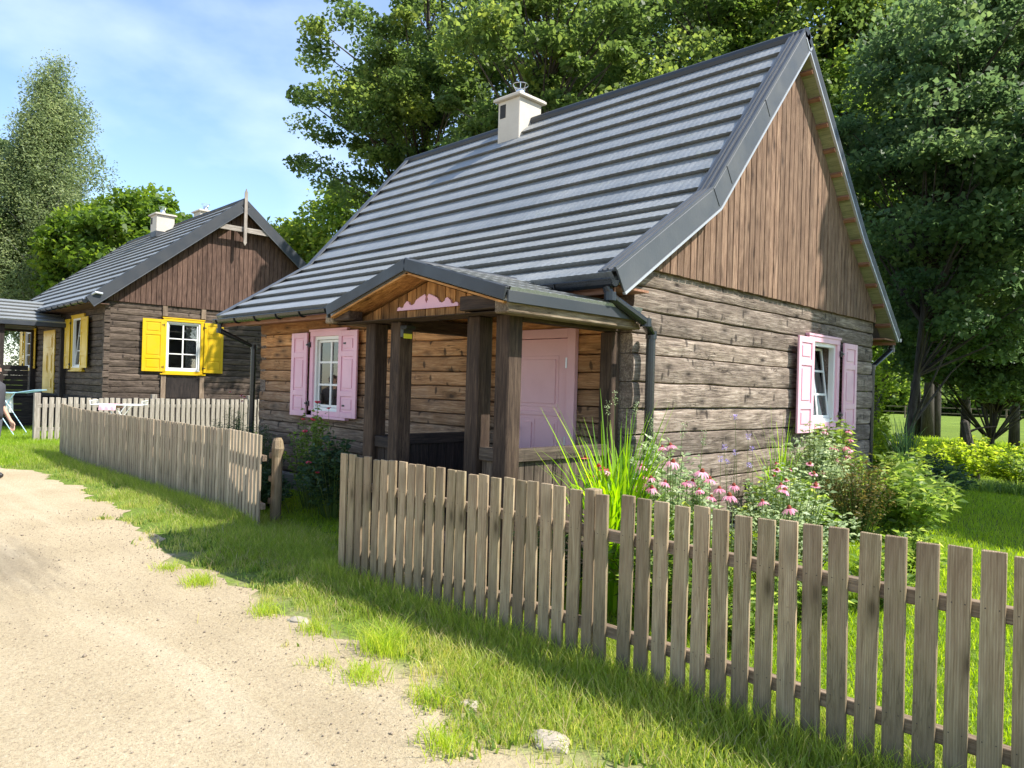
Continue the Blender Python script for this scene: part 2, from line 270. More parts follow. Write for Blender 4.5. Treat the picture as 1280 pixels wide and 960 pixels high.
# ------------------------------------------------------------------ object helpers
def thing(name, label, cat, loc=(0, 0, 0), rz=0, group=None):
    o = bpy.data.objects.new(name, None); COL.objects.link(o); o.location = loc; o.rotation_euler = (0, 0, rz)
    o.empty_display_size = .2; o['label'] = label; o['category'] = cat
    if group: o['group'] = group
    return o
def tag(o, label, cat, group=None, kind=None):
    if label: o['label'] = label
    if cat: o['category'] = cat
    if group: o['group'] = group
    if kind: o['kind'] = kind
    return o
class MB:
    def __init__(s): s.v = []; s.f = []; s.g = []; s.r = []; s.mi = []; s.parts = []
    def add(s, vs, fs, gs=None, r=None, mi=0):
        o = len(s.v); s.v += [tuple(v) for v in vs]; s.f += [tuple(i+o for i in f) for f in fs]
        if r is None: r = random.random()
        if gs is None:
            ox = (random.random()*50, random.random()*50, 0); gs = [(v[0]+ox[0], v[1]+ox[1], v[2]) for v in vs]
        s.parts.append((vs, fs, gs, r, mi)); s.g += [tuple(q) for q in gs]; s.r += [r]*len(vs); s.mi += [mi]*len(fs)
    def box(s, x0, x1, y0, y1, z0, z1, ax='x', fn=None, mi=0, r=None):
        P = [(x, y, z) for x in (x0, x1) for y in (y0, y1) for z in (z0, z1)]
        F = [(0, 1, 3, 2), (4, 6, 7, 5), (0, 4, 5, 1), (2, 3, 7, 6), (0, 2, 6, 4), (1, 5, 7, 3)]
        o = [random.uniform(0, 60) for _ in range(3)]; p = {'x': (0, 1, 2), 'y': (1, 0, 2), 'z': (2, 0, 1)}[ax]
        G = [(q[p[0]]+o[0], q[p[1]]+o[1], q[p[2]]+o[2]) for q in P]
        s.add([fn(*q) for q in P] if fn else P, F, G, r, mi)
    def bar(s, a, b_, w, h, up=(0, 0, 1), mi=0, r=None):
        a, b_ = Vector(a), Vector(b_); d = (b_-a); L = d.length; d.normalize(); up = Vector(up)
        sd_ = d.cross(up).normalized(); u_ = sd_.cross(d).normalized()
        s.box(0, L, -w/2, w/2, -h/2, h/2, 'x', lambda x, y, z: a+d*x+sd_*y+u_*z, mi, r)
    def tube(s, pts, rad, n=8, mi=0, r=None, cap=True):
        pts = [Vector(p) for p in pts]; rad = rad if hasattr(rad, '__len__') else [rad]*len(pts)
        V = []; G = []; L = 0; o = random.uniform(0, 50); pu = None
        for i, p in enumerate(pts):
            t = (pts[min(i+1, len(pts)-1)]-pts[max(i-1, 0)]).normalized()
            if pu is None: pu = Vector((0, 0, 1)) if abs(t.z) < .9 else Vector((1, 0, 0))
            sd_ = t.cross(pu).normalized(); pu = sd_.cross(t).normalized()
            if i: L += (p-pts[i-1]).length
            for k in range(n):
                a = 2*math.pi*k/n; V.append(p+(sd_*math.cos(a)+pu*math.sin(a))*rad[i]); G.append((L+o, math.cos(a)*rad[i]+o, math.sin(a)*rad[i]))
        F = [(i*n+k, i*n+(k+1) % n, (i+1)*n+(k+1) % n, (i+1)*n+k) for i in range(len(pts)-1) for k in range(n)]
        if cap: F += [tuple(range(n))[::-1], tuple((len(pts)-1)*n+k for k in range(n))]
        s.add(V, F, G, r, mi)
    def prism(s, poly, t0, t1, fn, mi=0, r=None):
        n = len(poly); V = [fn(p[0], p[1], t0) for p in poly]+[fn(p[0], p[1], t1) for p in poly]
        F = [tuple(range(n))[::-1], tuple(range(n, 2*n))]+[(i, (i+1) % n, n+(i+1) % n, n+i) for i in range(n)]
        o = random.uniform(0, 30); s.add(V, F, [(p[1]+o, p[0], 0) for p in poly]*2, r, mi)
    def lathe(s, prof, c, n=16, mi=0):
        V = [(c[0]+rr_*math.cos(2*math.pi*k/n), c[1]+rr_*math.sin(2*math.pi*k/n), c[2]+z) for rr_, z in prof for k in range(n)]
        F = [(i*n+k, i*n+(k+1) % n, (i+1)*n+(k+1) % n, (i+1)*n+k) for i in range(len(prof)-1) for k in range(n)]
        F += [tuple(range(n))[::-1], tuple((len(prof)-1)*n+k for k in range(n))]; s.add(V, F, None, None, mi)
    def each(s, name, mat, parent=None, **kw):
        for vs_, fs_, gs_, r_, mi_ in s.parts:
            q = MB(); q.add(vs_, fs_, gs_, r_, mi_); q.build(name, mat, parent, **kw)
    def build(s, name, mat, parent=None, smooth=False, bevel=0, recalc=True):
        me = bpy.data.meshes.new(name); me.from_pydata([tuple(v) for v in s.v], [], s.f)
        for k, mt in enumerate(mat if isinstance(mat, (list, tuple)) else [mat]): me.materials.append(mt)
        a = me.attributes.new('g', 'FLOAT_VECTOR', 'POINT'); a.data.foreach_set('vector', np.array(s.g, np.float32).ravel())
        a = me.attributes.new('r', 'FLOAT', 'POINT'); a.data.foreach_set('value', np.array(s.r, np.float32))
        me.polygons.foreach_set('material_index', s.mi)
        if recalc:
            bm = bmesh.new(); bm.from_mesh(me); bmesh.ops.recalc_face_normals(bm, faces=bm.faces); bm.to_mesh(me); bm.free()
        me.polygons.foreach_set('use_smooth', [bool(smooth)]*len(me.polygons))
        me.update(); o = bpy.data.objects.new(name, me); COL.objects.link(o)
        if parent: o.parent = parent
        if bevel:
            md = o.modifiers.new('bevel', 'BEVEL'); md.width = bevel; md.segments = 1; md.limit_method = 'ANGLE'
        return o
def npmesh(name, V, F4, rv, mat, parent=None, g=None, F3=None, flat=False):
    """fast mesh of quads (and triangles) from numpy arrays"""
    me = bpy.data.meshes.new(name); n4 = len(F4); n3 = 0 if F3 is None else len(F3)
    me.vertices.add(len(V)); me.vertices.foreach_set('co', np.asarray(V, np.float32).ravel())
    idx = np.asarray(F4, np.int32).ravel() if n4 else np.zeros(0, np.int32); st_ = np.arange(n4)*4
    if n3: idx = np.concatenate([idx, np.asarray(F3, np.int32).ravel()]); st_ = np.concatenate([st_, n4*4+np.arange(n3)*3])
    me.loops.add(len(idx)); me.loops.foreach_set('vertex_index', idx)
    me.polygons.add(n4+n3); me.polygons.foreach_set('loop_start', st_.astype(np.int32))
    me.update(calc_edges=True)
    if flat: me.polygons.foreach_set('use_smooth', [False]*(n4+n3))
    a = me.attributes.new('r', 'FLOAT', 'POINT'); a.data.foreach_set('value', np.asarray(rv, np.float32))
    me.materials.append(mat); o = bpy.data.objects.new(name, me); COL.objects.link(o)
    if parent: o.parent = parent
    return o
def ss(a, b_, x): t = np.clip((x-a)/(b_-a), 0, 1); return t*t*(3-2*t)
def gz(x, y):
    x = np.asarray(x, float); y = np.asarray(y, float)
    return .12*ss(-10.5, -13.5, x)*(1-ss(9, 16, y)) + .16*ss(-1.3, 2.5, y)*(1-ss(7, 12, y))*ss(-11, -9, x)
def gzf(x, y): return float(gz(x, y))
def edge_y(x):
    """north edge of the gravel path"""
    x = np.asarray(x, float)
    base = np.interp(x, [-40, -11, -10, -8, -5.5, -3.2, -1.7, 0, 1.3, 2.2, 5, 9], [-2.6, -2.5, -2.25, -2.25, -2.42, -2.78, -2.84, -2.85, -3.1, -3.35, -4.1, -4.6])
    return base+.07*np.sin(x*3.1+1)+.05*np.sin(x*7.7)+.03*np.sin(x*17+2)

# ------------------------------------------------------------------ ground and path
gx = np.unique(np.concatenate([np.linspace(-420, -30, 18), np.linspace(-30, 12, 130), np.linspace(12, 420, 18)]))
gy = np.unique(np.concatenate([np.linspace(-300, -12, 12), np.linspace(-12, 18, 90), np.linspace(18, 600, 26)]))
X, Y = np.meshgrid(gx, gy); V = np.stack([X, Y, gz(X, Y)], -1).reshape(-1, 3); nx = len(gx)
ii = np.arange((len(gy)-1)*nx).reshape(len(gy)-1, nx)[:, :-1].ravel()
o = npmesh('ground', V, np.stack([ii, ii+1, ii+nx+1, ii+nx], 1), np.zeros(len(V)), M['turf']); tag(o, 'grassy ground between the houses and out to the meadow', None, kind='structure')
xs = np.linspace(-40, 10, 700); top = edge_y(xs)+np.interp(xs, xs, rng.normal(0, .018, len(xs)))
rows = [top+0*xs]+[np.full_like(xs, y) for y in (-5.2, -6.5, -8.2)]
V = np.concatenate([np.stack([xs, rw, gz(xs, rw)+.006+(0 if k else -.002)], 1) for k, rw in enumerate(rows)]); n = len(xs)
ii = np.concatenate([np.arange(n-1)+k*n for k in range(3)])
V[:, 2] += np.where(np.arange(len(V)) >= n, 0, 0); o = npmesh('path', V, np.stack([ii+n, ii+n+1, ii+1, ii], 1), np.zeros(len(V)), M['gravel']); tag(o, 'pale gravel lane running past the wooden fence', None, kind='structure')

def blades(name, pts, h, w, lean, mat, label, tuft=None, yel=None):
    """grass blades as one mesh: pts (n,2)"""
    n = len(pts); z = gz(pts[:, 0], pts[:, 1]); hh = h*rng.uniform(.5, 1.25, n); a = rng.uniform(0, 2*np.pi, n); b_ = rng.uniform(0, 2*np.pi, n)
    ww = w*rng.uniform(.7, 1.3, n); sx_ = np.cos(a)*ww/2; sy_ = np.sin(a)*ww/2; lx = np.cos(b_)*hh*lean*rng.uniform(.2, 1.3, n); ly = np.sin(b_)*hh*lean*rng.uniform(.2, 1.3, n)
    x, y = pts[:, 0], pts[:, 1]
    V = np.stack([np.stack([x-sx_, y-sy_, z-.01], 1), np.stack([x+sx_, y+sy_, z-.01], 1),
                  np.stack([x+sx_*.8+lx*.35, y+sy_*.8+ly*.35, z+hh*.6], 1), np.stack([x-sx_*.8+lx*.35, y-sy_*.8+ly*.35, z+hh*.6], 1),
                  np.stack([x+lx, y+ly, z+hh], 1)], 1).reshape(-1, 3)
    k = np.arange(n)*5; rv = np.clip(rng.normal(.42, .2, n)+(0 if yel is None else yel), 0, 1)
    o = npmesh(name, V, np.stack([k, k+1, k+2, k+3], 1), np.repeat(rv, 5), mat, F3=np.stack([k+3, k+2, k+4], 1))
    return tag(o, label, None, kind='stuff')
def pnoise(x, y, s, sd_=0):
    return np.array([mn.noise(Vector((a*s+sd_, b_*s, sd_))) for a, b_ in zip(x, y)])
def scatter(x0, x1, y0, y1, dens): 
    n = int((x1-x0)*(y1-y0)*dens); return np.stack([rng.uniform(x0, x1, n), rng.uniform(y0, y1, n)], 1)
def inhouse(p):
    x, y = p[:, 0], p[:, 1]
    return ((x > -7.05) & (x < .05) & (y > -.05) & (y < 6.05)) | ((x > -2.1) & (x < -.05) & (y > -1.5) & (y < 0)) | ((x < -16.2) & (x > -26) & (y > .4) & (y < 7.3))
# verge between path and fence
P1 = np.concatenate([scatter(-2.5, 4.6, -4.6, -1.6, 5200), scatter(-7, -2.5, -3.1, -1.3, 3600), scatter(-13.5, -7, -3, -1.2, 2200)])
e = edge_y(P1[:, 0]); nz = pnoise(P1[:, 0], P1[:, 1], 1.9); nz2 = pnoise(P1[:, 0], P1[:, 1], 6.5, 3)
d_ = P1[:, 1]-e; keep = rng.uniform(0, 1, len(P1)) < np.clip((d_+.0)/.40+nz*1.25+nz2*1.0, 0, 1)*(d_ > -.42)
P1 = P1[keep]; d_ = d_[keep]
blades('verge_grass', P1, .048+.045*np.clip(d_/.8, 0, 1)+.035*pnoise(P1[:, 0], P1[:, 1], 1.3, 9), .0052, .75, M['grass'], 'green grass verge between the gravel lane and the picket fences', yel=.36*np.exp(-np.clip(d_, 0, 9)/.28)+.25*pnoise(P1[:, 0], P1[:, 1], 1.1, 5))
# longer grass at the fence feet
P2 = np.concatenate([np.stack([rng.uniform(-1.6, 4.2, 5200), rng.normal(-2.12, .07, 5200)], 1), np.stack([rng.uniform(-12, -3.6, 5200), rng.normal(-1.62, .08, 5200)], 1)])
blades('fence_foot_grass', P2, .15, .005, .6, M['grass'], 'long grass growing up between the feet of the pickets', yel=.08)
# lawn inside the fence, bright in the sun
P3 = np.concatenate([scatter(-2.2, 5.5, -2, 2.6, 3300), scatter(.05, 9, 2.6, 8, 1500), scatter(-4, 14, 8, 14, 500), scatter(-7, -2, -1.5, -.1, 2200), scatter(-12, -7, -1.4, 6, 700)])
P3 = P3[~inhouse(P3)]
blades('lawn_grass', P3, .055, .006, .8, M['lawn'], 'bright mown lawn behind the picket fence', yel=.2*pnoise(P3[:, 0], P3[:, 1], .9, 5))
P4 = np.concatenate([scatter(-16.3, -11, -2.6, 2, 1200), scatter(-24, -16, -2.6, .4, 700), scatter(-40, -24, -2.6, 3, 150)]); P4 = P4[~inhouse(P4)]
blades('far_lawn_grass', P4, .09, .009, .7, M['lawn'], 'sunny lawn at the far end of the lane in front of the yellow shuttered house', yel=.1)
# loose tufts on the lane
# dry stalks, clover and plantain mixed into the verge
q_ = rng.integers(0, len(P1), 9000); PS = P1[q_]+rng.normal(0, .02, (9000, 2)); blades('dry_stalks', PS, .10, .0028, 1.1, M['straw'], 'thin dry straw stalks mixed into the verge grass')
q_ = rng.integers(0, len(P1), 26000); PCl = P1[q_]; PCl = PCl[pnoise(PCl[:, 0], PCl[:, 1], 2.4, 17) > .08]; PCl = PCl+rng.normal(0, .015, PCl.shape)
blades('clover', PCl, .05, .016, .9, M['shrub'], 'broad leaved clover and plantain patches in the verge')
tf = [(.22, -2.77, .16, 420), (.49, -3.09, .10, 190), (.17, -3.15, .05, 90), (.95, -3.0, .09, 200), (-.9, -2.95, .08, 200), (-1.9, -2.98, .09, 260), (-2.5, -3.0, .07, 150), (1.35, -3.25, .09, 200), (2.0, -3.2, .12, 240), (-.35, -2.9, .09, 160)]
P5 = np.concatenate([np.stack([rng.normal(a, .055+.2*h_, k), rng.normal(b_, .04+.2*h_, k)], 1) for a, b_, h_, k in tf]); H5 = np.concatenate([np.full(k, h_) for a, b_, h_, k in tf])
blades('lane_tufts', P5, H5, .005, 1.0, M['lawn'], 'yellow green grass tufts growing out of the edge of the gravel', yel=.3)
# pebbles and straw on the lane: uncountable
n = 9000; px = rng.uniform(-6, 5, n); py = edge_y(px)-rng.exponential(1.3, n); s_ = .0016+rng.exponential(.0016, n)
Vb = np.array([(1, 0, 0), (-1, 0, 0), (0, 1, 0), (0, -1, 0), (0, 0, .8), (0, 0, -.5)]); Fb = np.array([(0, 2, 4), (2, 1, 4), (1, 3, 4), (3, 0, 4), (2, 0, 5), (1, 2, 5), (3, 1, 5), (0, 3, 5)])
V = (Vb[None]*s_[:, None, None]*rng.uniform(.6, 1.4, (n, 6, 3))+np.stack([px, py, gz(px, py)+.007+s_*.2], 1)[:, None]).reshape(-1, 3)
F = (Fb[None]+(np.arange(n)*6)[:, None, None]).reshape(-1, 3)
o = npmesh('pebbles', V, np.zeros((0, 4)), np.repeat(rng.uniform(0, 1, n), 6), M['pebble'], F3=F); tag(o, 'small loose pebbles scattered on the gravel lane', None, kind='stuff')
def rock(name, x, y, rx, ry, rz_, label, seed):
    bm = bmesh.new(); bmesh.ops.create_icosphere(bm, subdivisions=3, radius=1)
    for v in bm.verts:
        k = 1+.35*mn.noise(v.co*1.6+Vector((seed, 0, 0))); v.co = Vector((v.co.x*rx*k, v.co.y*ry*k, v.co.z*rz_*k))
    me = bpy.data.meshes.new(name); bm.to_mesh(me); bm.free(); me.materials.append(M['stone']); o = bpy.data.objects.new(name, me); COL.objects.link(o)
    o.location = (x, y, gzf(x, y)+rz_*.15); return tag(o, label, 'stone')
rock('stone', 1.12, -2.9, .07, .05, .03, 'small pale stone at the lane edge, nearer the tuft of grass', 3)
rock('stone', 1.63, -2.87, .11, .075, .035, 'larger flat pale stone in the verge at the bottom of the picture', 8)
rock('stone', -.62, -2.86, .09, .06, .02, 'flat sandy stone half buried where the verge meets the gravel', 12)

# ------------------------------------------------------------------ building parts
def logs(mb, fn, zs, a0, a1, holes=(), thk=.15, wob=.010, seed=0, bulge=.012):
    """hewn logs stacked at heights zs; fn(a, n, z) -> point; holes = [(a0,a1,z0,z1)]"""
    for k in range(len(zs)-1):
        z0, z1 = zs[k], zs[k+1]; segs = [(a0, a1)]
        for h in holes:
            if h[2] < z1-.03 and h[3] > z0+.03:
                ns = []
                for s0, s1 in segs:
                    if h[0] > s0: ns.append((s0, min(s1, h[0])))
                    if h[1] < s1: ns.append((max(s0, h[1]), s1))
                segs = [q for q in ns if q[1]-q[0] > .03]
        off = random.uniform(0, 80); rv = random.random(); pro = random.uniform(-.012, .012)
        for s0, s1 in segs:
            n = max(2, int((s1-s0)/.09)); V = []; G = []; H = z1-z0
            for i in range(n+1):
                a = s0+(s1-s0)*i/n
                wb = wob*mn.noise(Vector((a*1.3, z0*7, seed+5))); wt = wob*mn.noise(Vector((a*1.3, z1*7, seed+5)))
                lo, hi = z0+wb+.003, z1+wt-.003
                prof = [(-thk, lo), (-.020, lo), (-.002, lo+.045*H), (bulge*.4, lo+.25*H), (bulge*.6, lo+.5*H), (bulge*.4, lo+.75*H), (-.002, hi-.045*H), (-.020, hi), (-thk, hi)]
                for q, (nn, z) in enumerate(prof):
                    dd_ = (.006*mn.noise(Vector((a*3.2+off, z*8, seed)))+.005*mn.noise(Vector((a*9+off, z*14, seed+9)))) if 0 < q < 8 else 0
                    V.append(fn(a, nn+dd_+pro, z)); G.append((a+off, z-z0+off, nn))
            m_ = 9; F = [(i*m_+q, i*m_+(q+1) % m_, (i+1)*m_+(q+1) % m_, (i+1)*m_+q) for i in range(n) for q in range(m_)]
            F += [tuple(range(m_))[::-1], tuple(n*m_+q for q in range(m_))]; mb.add(V, F, G, rv)
def tiles(name, prof, a0, a1, fn, parent, pitch=.33, per=.085, amp=.004, lip=.054):
    """stepped sheet-tile roof slope; prof [(y,z)...] from eave to ridge; fn(a, y, z)"""
    P = [Vector(p) for p in prof]; cum = [0]
    for i in range(1, len(P)): cum.append(cum[-1]+(P[i]-P[i-1]).length)
    def at(s):
        s = max(0, min(cum[-1], s))
        for i in range(1, len(P)):
            if s <= cum[i]+1e-9:
                t = (P[i]-P[i-1]).normalized(); return P[i-1]+t*(s-cum[i-1]), Vector((-t.y, t.x))
    nC = max(1, round(cum[-1]/pitch)); st_ = cum[-1]/nC; na = int((a1-a0)/(per/6)); A = np.linspace(a0, a1, na+1)
    W_ = amp*np.abs(np.sin(np.pi*A/per)); V = []; F = []; rowsn = 4
    for c in range(nC):
        rws = [(c*st_+.022, -.006, 0), (c*st_-.014, lip, 1), (c*st_+.07, lip-.004, .9), ((c+1)*st_, .004, .7)]
        if c == 0: rws[0] = (c*st_, -.02, 0)
        base = len(V)
        for s, h, wv in rws:
            s2 = max(s, 0); p, nn = at(s2); 
            if s < 0: p = p+(P[0]-P[1]).normalized()*(-s)
            for a, w_ in zip(A, W_): V.append(fn(a, p.x+nn.x*(h+w_*wv), p.y+nn.y*(h+w_*wv)))
        m_ = na+1
        for rr_ in range(rowsn-1): F += [(base+rr_*m_+i, base+rr_*m_+i+1, base+(rr_+1)*m_+i+1, base+(rr_+1)*m_+i) for i in range(na)]
    # underlay slab so the roof is solid
    base = len(V); nb = []
    for p, nn in [(P[i], at(cum[i])[1]) for i in range(len(P))]:
        for a in (a0+.004, a1-.004):
            for h in (-.008, -.05): V.append(fn(a, p.x+nn.x*h, p.y+nn.y*h))
    for i in range(len(P)-1):
        q = base+i*4; F += [(q, q+4, q+6, q+2), (q+1, q+3, q+7, q+5), (q, q+1, q+5, q+4), (q+2, q+6, q+7, q+3)]
    F += [(base, base+2, base+3, base+1), (len(V)-4, len(V)-3, len(V)-1, len(V)-2)]
    return npmesh(name, np.array([tuple(v) for v in V]), F, np.zeros(len(V)), M['tile'], parent, flat=True)
def sweep(mb, prof, path_, fn3, mi=0):
    """sweep closed section [(n, t)] along polyline path_ [(y,z)]; offset n along normal, t sideways; fn3(t,y,z)"""
    P = [Vector(p) for p in path_]; V = []; k = len(prof)
    for i, p in enumerate(P):
        if i == 0: t = (P[1]-P[0]).normalized(); nn = Vector((-t.y, t.x)); sc_ = 1
        elif i == len(P)-1: t = (P[-1]-P[-2]).normalized(); nn = Vector((-t.y, t.x)); sc_ = 1
        else:
            t1 = (P[i]-P[i-1]).normalized(); t2 = (P[i+1]-P[i]).normalized(); n1_ = Vector((-t1.y, t1.x)); n2_ = Vector((-t2.y, t2.x))
            nn = (n1_+n2_).normalized(); sc_ = 1/max(.3, nn.dot(n1_))
        for (n_, tt) in prof: V.append(fn3(tt, p.x+nn.x*n_*sc_, p.y+nn.y*n_*sc_))
    F = [(i*k+q, i*k+(q+1) % k, (i+1)*k+(q+1) % k, (i+1)*k+q) for i in range(len(P)-1) for q in range(k)]
    F += [tuple(range(k))[::-1], tuple((len(P)-1)*k+q for q in range(k))]; mb.add(V, F, None, None, mi)
def rect(n0, n1, t0, t1): return [(n0, t0), (n1, t0), (n1, t1), (n0, t1)]
def shutter(parent, fn, a0, a1, z0, z1, mat, n0=.06, name='shutter', splits=((.03, .27), (.33, .72), (.78, .97))):
    mb = MB(); w = a1-a0; h = z1-z0; s = .075; t = .026
    mb.box(a0, a0+s, n0, n0+t, z0, z1, 'z', fn); mb.box(a1-s, a1, n0, n0+t, z0, z1, 'z', fn)
    zs_ = [z0, z0+.075]; cuts = [(z0, z0+.075), (z0+h*.245, z0+h*.245+.075), (z0+h*.70, z0+h*.70+.075), (z1-.075, z1)]
    for c0, c1 in cuts: mb.box(a0+s, a1-s, n0+.001, n0+t-.001, c0, c1, 'x', fn)
    for i in range(3):
        p0, p1 = cuts[i][1], cuts[i+1][0]; mb.box(a0+s, a1-s, n0+.003, n0+.013, p0, p1, 'z', fn)
        mb.box(a0+s+.035, a1-s-.035, n0+.013, n0+.022, p0+.035, p1-.035, 'z', fn)
    return mb.build(name, mat, parent, bevel=.003)
def window(root, fn, a0, a1, z0, z1, cas, shut, hole, tilt=0, sill=True, sh_n=(.06, .06), curtain='both'):
    """casing outer a0..a1, z0..z1; shut = [(a0,a1,z0,z1)...]; everything becomes parts of root"""
    c = .085; mb = MB()
    mb.box(a0, a0+c, .012, .05, z0, z1-c, 'z', fn); mb.box(a1-c, a1, .012, .05, z0, z1-c, 'z', fn); mb.box(a0, a1, .012, .052, z1-c, z1, 'x', fn)
    mb.box(a0-.02, a1+.02, .008, .062, z1-.018, z1+.012, 'x', fn); mb.box(a0, a1, .012, .05, z0, z0+c*.8, 'x', fn) 
    mb.box(a0-.06, a1+.06, .008, .085, z0-.035, z0-.001, 'x', fn)
    w = mb.build('window', cas, root, bevel=.003)
    i0, i1, j0, j1 = a0+c-.005, a1-c+.005, z0+c*.8-.005, z1-c+.005; f = .052; mb = MB()
    for q in ((i0, i0+f, j0, j1), (i1-f, i1, j0, j1)): mb.box(q[0], q[1], -.05, .02, q[2], q[3], 'z', fn)
    for q in ((j0, j0+f), (j1-f, j1)): mb.box(i0+f, i1-f, -.049, .019, q[0], q[1], 'x', fn)
    mb.box(i0-.01, i1+.01, .0, .045, j0-.006, j0+.016, 'x', fn)
    mb.build('frame', M['white'], w, bevel=.002)
    k0, k1, l0, l1 = i0+f+.004, i1-f-.004, j0+f+.004, j1-f-.004
    def tf_(a, n, z):
        return fn(a, n-(z-l0)*math.tan(tilt)-(.01 if tilt else 0), z)
    mb = MB(); g = .034
    for q in ((k0, k0+g), (k1-g, k1)): mb.box(q[0], q[1], -.045, -.012, l0, l1, 'z', tf_)
    for q in ((l0, l0+g), (l1-g, l1)): mb.box(k0+g, k1-g, -.044, -.013, q[0], q[1], 'x', tf_)
    mc = (k0+k1)/2; mb.box(mc-.018, mc+.018, -.043, -.011, l0+g, l1-g, 'z', tf_)
    for fz in (1/3, 2/3): zz = l0+(l1-l0)*fz; mb.box(k0+g, mc-.018, -.042, -.012, zz-.014, zz+.014, 'x', tf_); mb.box(mc+.018, k1-g, -.042, -.012, zz-.014, zz+.014, 'x', tf_)
    mb.build('sash', M['white'], w, bevel=.002)
    mb = MB(); mb.box(k0+g-.006, k1-g+.006, -.030, -.026, l0+g-.006, l1-g+.006, 'x', tf_); mb.build('pane', M['glass'], w)
    # curtain folds hanging behind
    nn = 46; V = []; F = []
    spans = {'both': [(i0+.03, i1-.03)], 'sides': [(i0+.02, i0+.02+(i1-i0)*.16), (i1-(i1-i0)*.36, i1-.02)]}[curtain]
    for s0, s1 in spans:
        b0 = len(V)
        for i in range(nn+1):
            a = s0+(s1-s0)*i/nn; dn = .018*math.sin(a*72)+.01*math.sin(a*131+1)
            V += [fn(a, -.17+dn-(.06 if tilt else 0), j0+.02), fn(a, -.17+dn*.6-(.06 if tilt else 0), j1-.02)]
        F += [(b0+2*i, b0+2*i+2, b0+2*i+3, b0+2*i+1) for i in range(nn)]
    npmesh('curtain', np.array([tuple(v) for v in V]), F, np.zeros(len(V)), M['curtain'], w)
    for q, sn in zip(shut, sh_n): 
        so = shutter(w, fn, *q, cas, sn)
    mb = MB()
    for aa, sg in ((a0+.004, -1), (a1-.004, 1)):
        for zz in (z0+.16, z1-.20): mb.box(aa-.02, aa+.02, .05, .075, zz-.035, zz+.035, 'z', fn); mb.box(aa-.008, aa+.05*sg, .070, .09, zz-.012, zz+.012, 'x', fn)
    mb.each('hinge', M['black'], w)
    return w
def bracket_gutter(root, y, z, x0, x1, r_=.06, step=.62):
    mb = MB(); V = []; n = 9; sec = [(math.cos(math.pi*k/n+math.pi), math.sin(math.pi*k/n+math.pi)) for k in range(n+1)]
    pr = [(y+r_*c_, z+r_*s_) for c_, s_ in sec]+[(y+(r_-.006)*c_, z+(r_-.006)*s_) for c_, s_ in sec[::-1]]
    V = [(x0, p[0], p[1]) for p in pr]+[(x1, p[0], p[1]) for p in pr]; k = len(pr)
    F = [(q, (q+1) % k, k+(q+1) % k, k+q) for q in range(k)]+[tuple(range(k)), tuple(range(k, 2*k))[::-1]]
    mb.add(V, F); mb.tube([(x0, y-r_, z+.003), (x1, y-r_, z+.003)], .009, 6)
    for xe in (x0, x1): mb.add([(xe, y+r_*c_, z+r_*s_) for c_, s_ in sec], [tuple(range(n+1))])
    g_ = mb.build('gutter', M['gutter'], root, recalc=False)
    mb = MB(); xx = x0+.12
    while xx < x1:
        pts = [(xx, y+(r_+.008)*math.cos(a), z+(r_+.008)*math.sin(a)) for a in np.linspace(math.pi, 2*math.pi, 8)]+[(xx, y+r_+.02, z+.05)]
        mb.tube(pts, .009, 6); xx += step
    mb.each('bracket', M['gutter'], g_); return g_
def chimney(root, x0, x1, y0, y1, z0, z1, vent=True, scale=1):
    mb = MB(); mb.box(x0, x1, y0, y1, z0, z1, 'z'); c = mb.build('chimney', M['render'], root, bevel=.008)
    mb = MB(); e_ = .06*scale; mb.box(x0-e_, x1+e_, y0-e_, y1+e_, z1+.002, z1+.045, 'x')
    cx_, cy_ = (x0+x1)/2, (y0+y1)/2; mb.box(x0-e_+.02, x1+e_-.02, y0-e_+.02, y1+e_-.02, z1+.046, z1+.062, 'x'); mb.build('cap', M['render'], c, bevel=.006)
    mb = MB(); mb.lathe([(.10, .062), (.10, .09), (.078, .15), (.07, .22), (.085, .225)], (cx_, cy_, z1), 18)
    for a in (0, 2.1, 4.2): mb.tube([(cx_+.07*math.cos(a), cy_+.07*math.sin(a), z1+.2), (cx_+.12*math.cos(a), cy_+.12*math.sin(a), z1+.30)], .005, 5)
    mb.tube([(cx_+.125*math.cos(a), cy_+.125*math.sin(a), z1+.30) for a in np.linspace(0, 2*math.pi, 19)], .006, 5, cap=False)
    mb.tube([(cx_, cy_, z1+.2), (cx_, cy_, z1+.34)], .006, 5); mb.build('cowl', M['steel'], c)
    if vent:
        mb = MB(); mb.box(x0+.05, x0+.17, y0-.006, y0+.01, z1-.27, z1-.06, 'z'); mb.build('vent', M['dark'], c)
    mb = MB(); mb.box(x0-.012, x1+.012, y0-.012, y1+.012, z0-.05, z0+.13, 'x'); mb.build('flashing', M['metal'], c)
    return c

# ------------------------------------------------------------------ the pink-shuttered house
H = thing('log_house', 'near weathered log house with pink shutters, a gabled porch and grey tiled roof', 'house')
W, Lh = 6.0, 7.0
fG = lambda a, n, z: (n, a, z)            # gable wall, a along +y
fF = lambda a, n, z: (a, -n, z)           # front wall, a along +x
gzs = [.22, .47, .73, .98, 1.21, 1.445, 1.68, 1.93, 2.12, 2.33, 2.54, 2.72]
mb = MB(); logs(mb, fG, gzs, -.015, W+.0, holes=[(3.72, 4.55, 1.22, 2.31)], seed=1, wob=.012); mb.build('gable_log_wall', M['gable_log'], H, smooth=False)
fzs = [.28, .50, .68, .84, 1.0, 1.156, 1.29, 1.44, 1.60, 1.76, 1.93, 2.12, 2.30, 2.52]
mb = MB(); logs(mb, fF, fzs, -Lh, -.17, holes=[(-5.38, -4.58, 1.14, 2.24), (-1.52, -.68, .3, 2.12)], seed=2, wob=.012); mb.build('front_log_wall', M['front_log'], H)
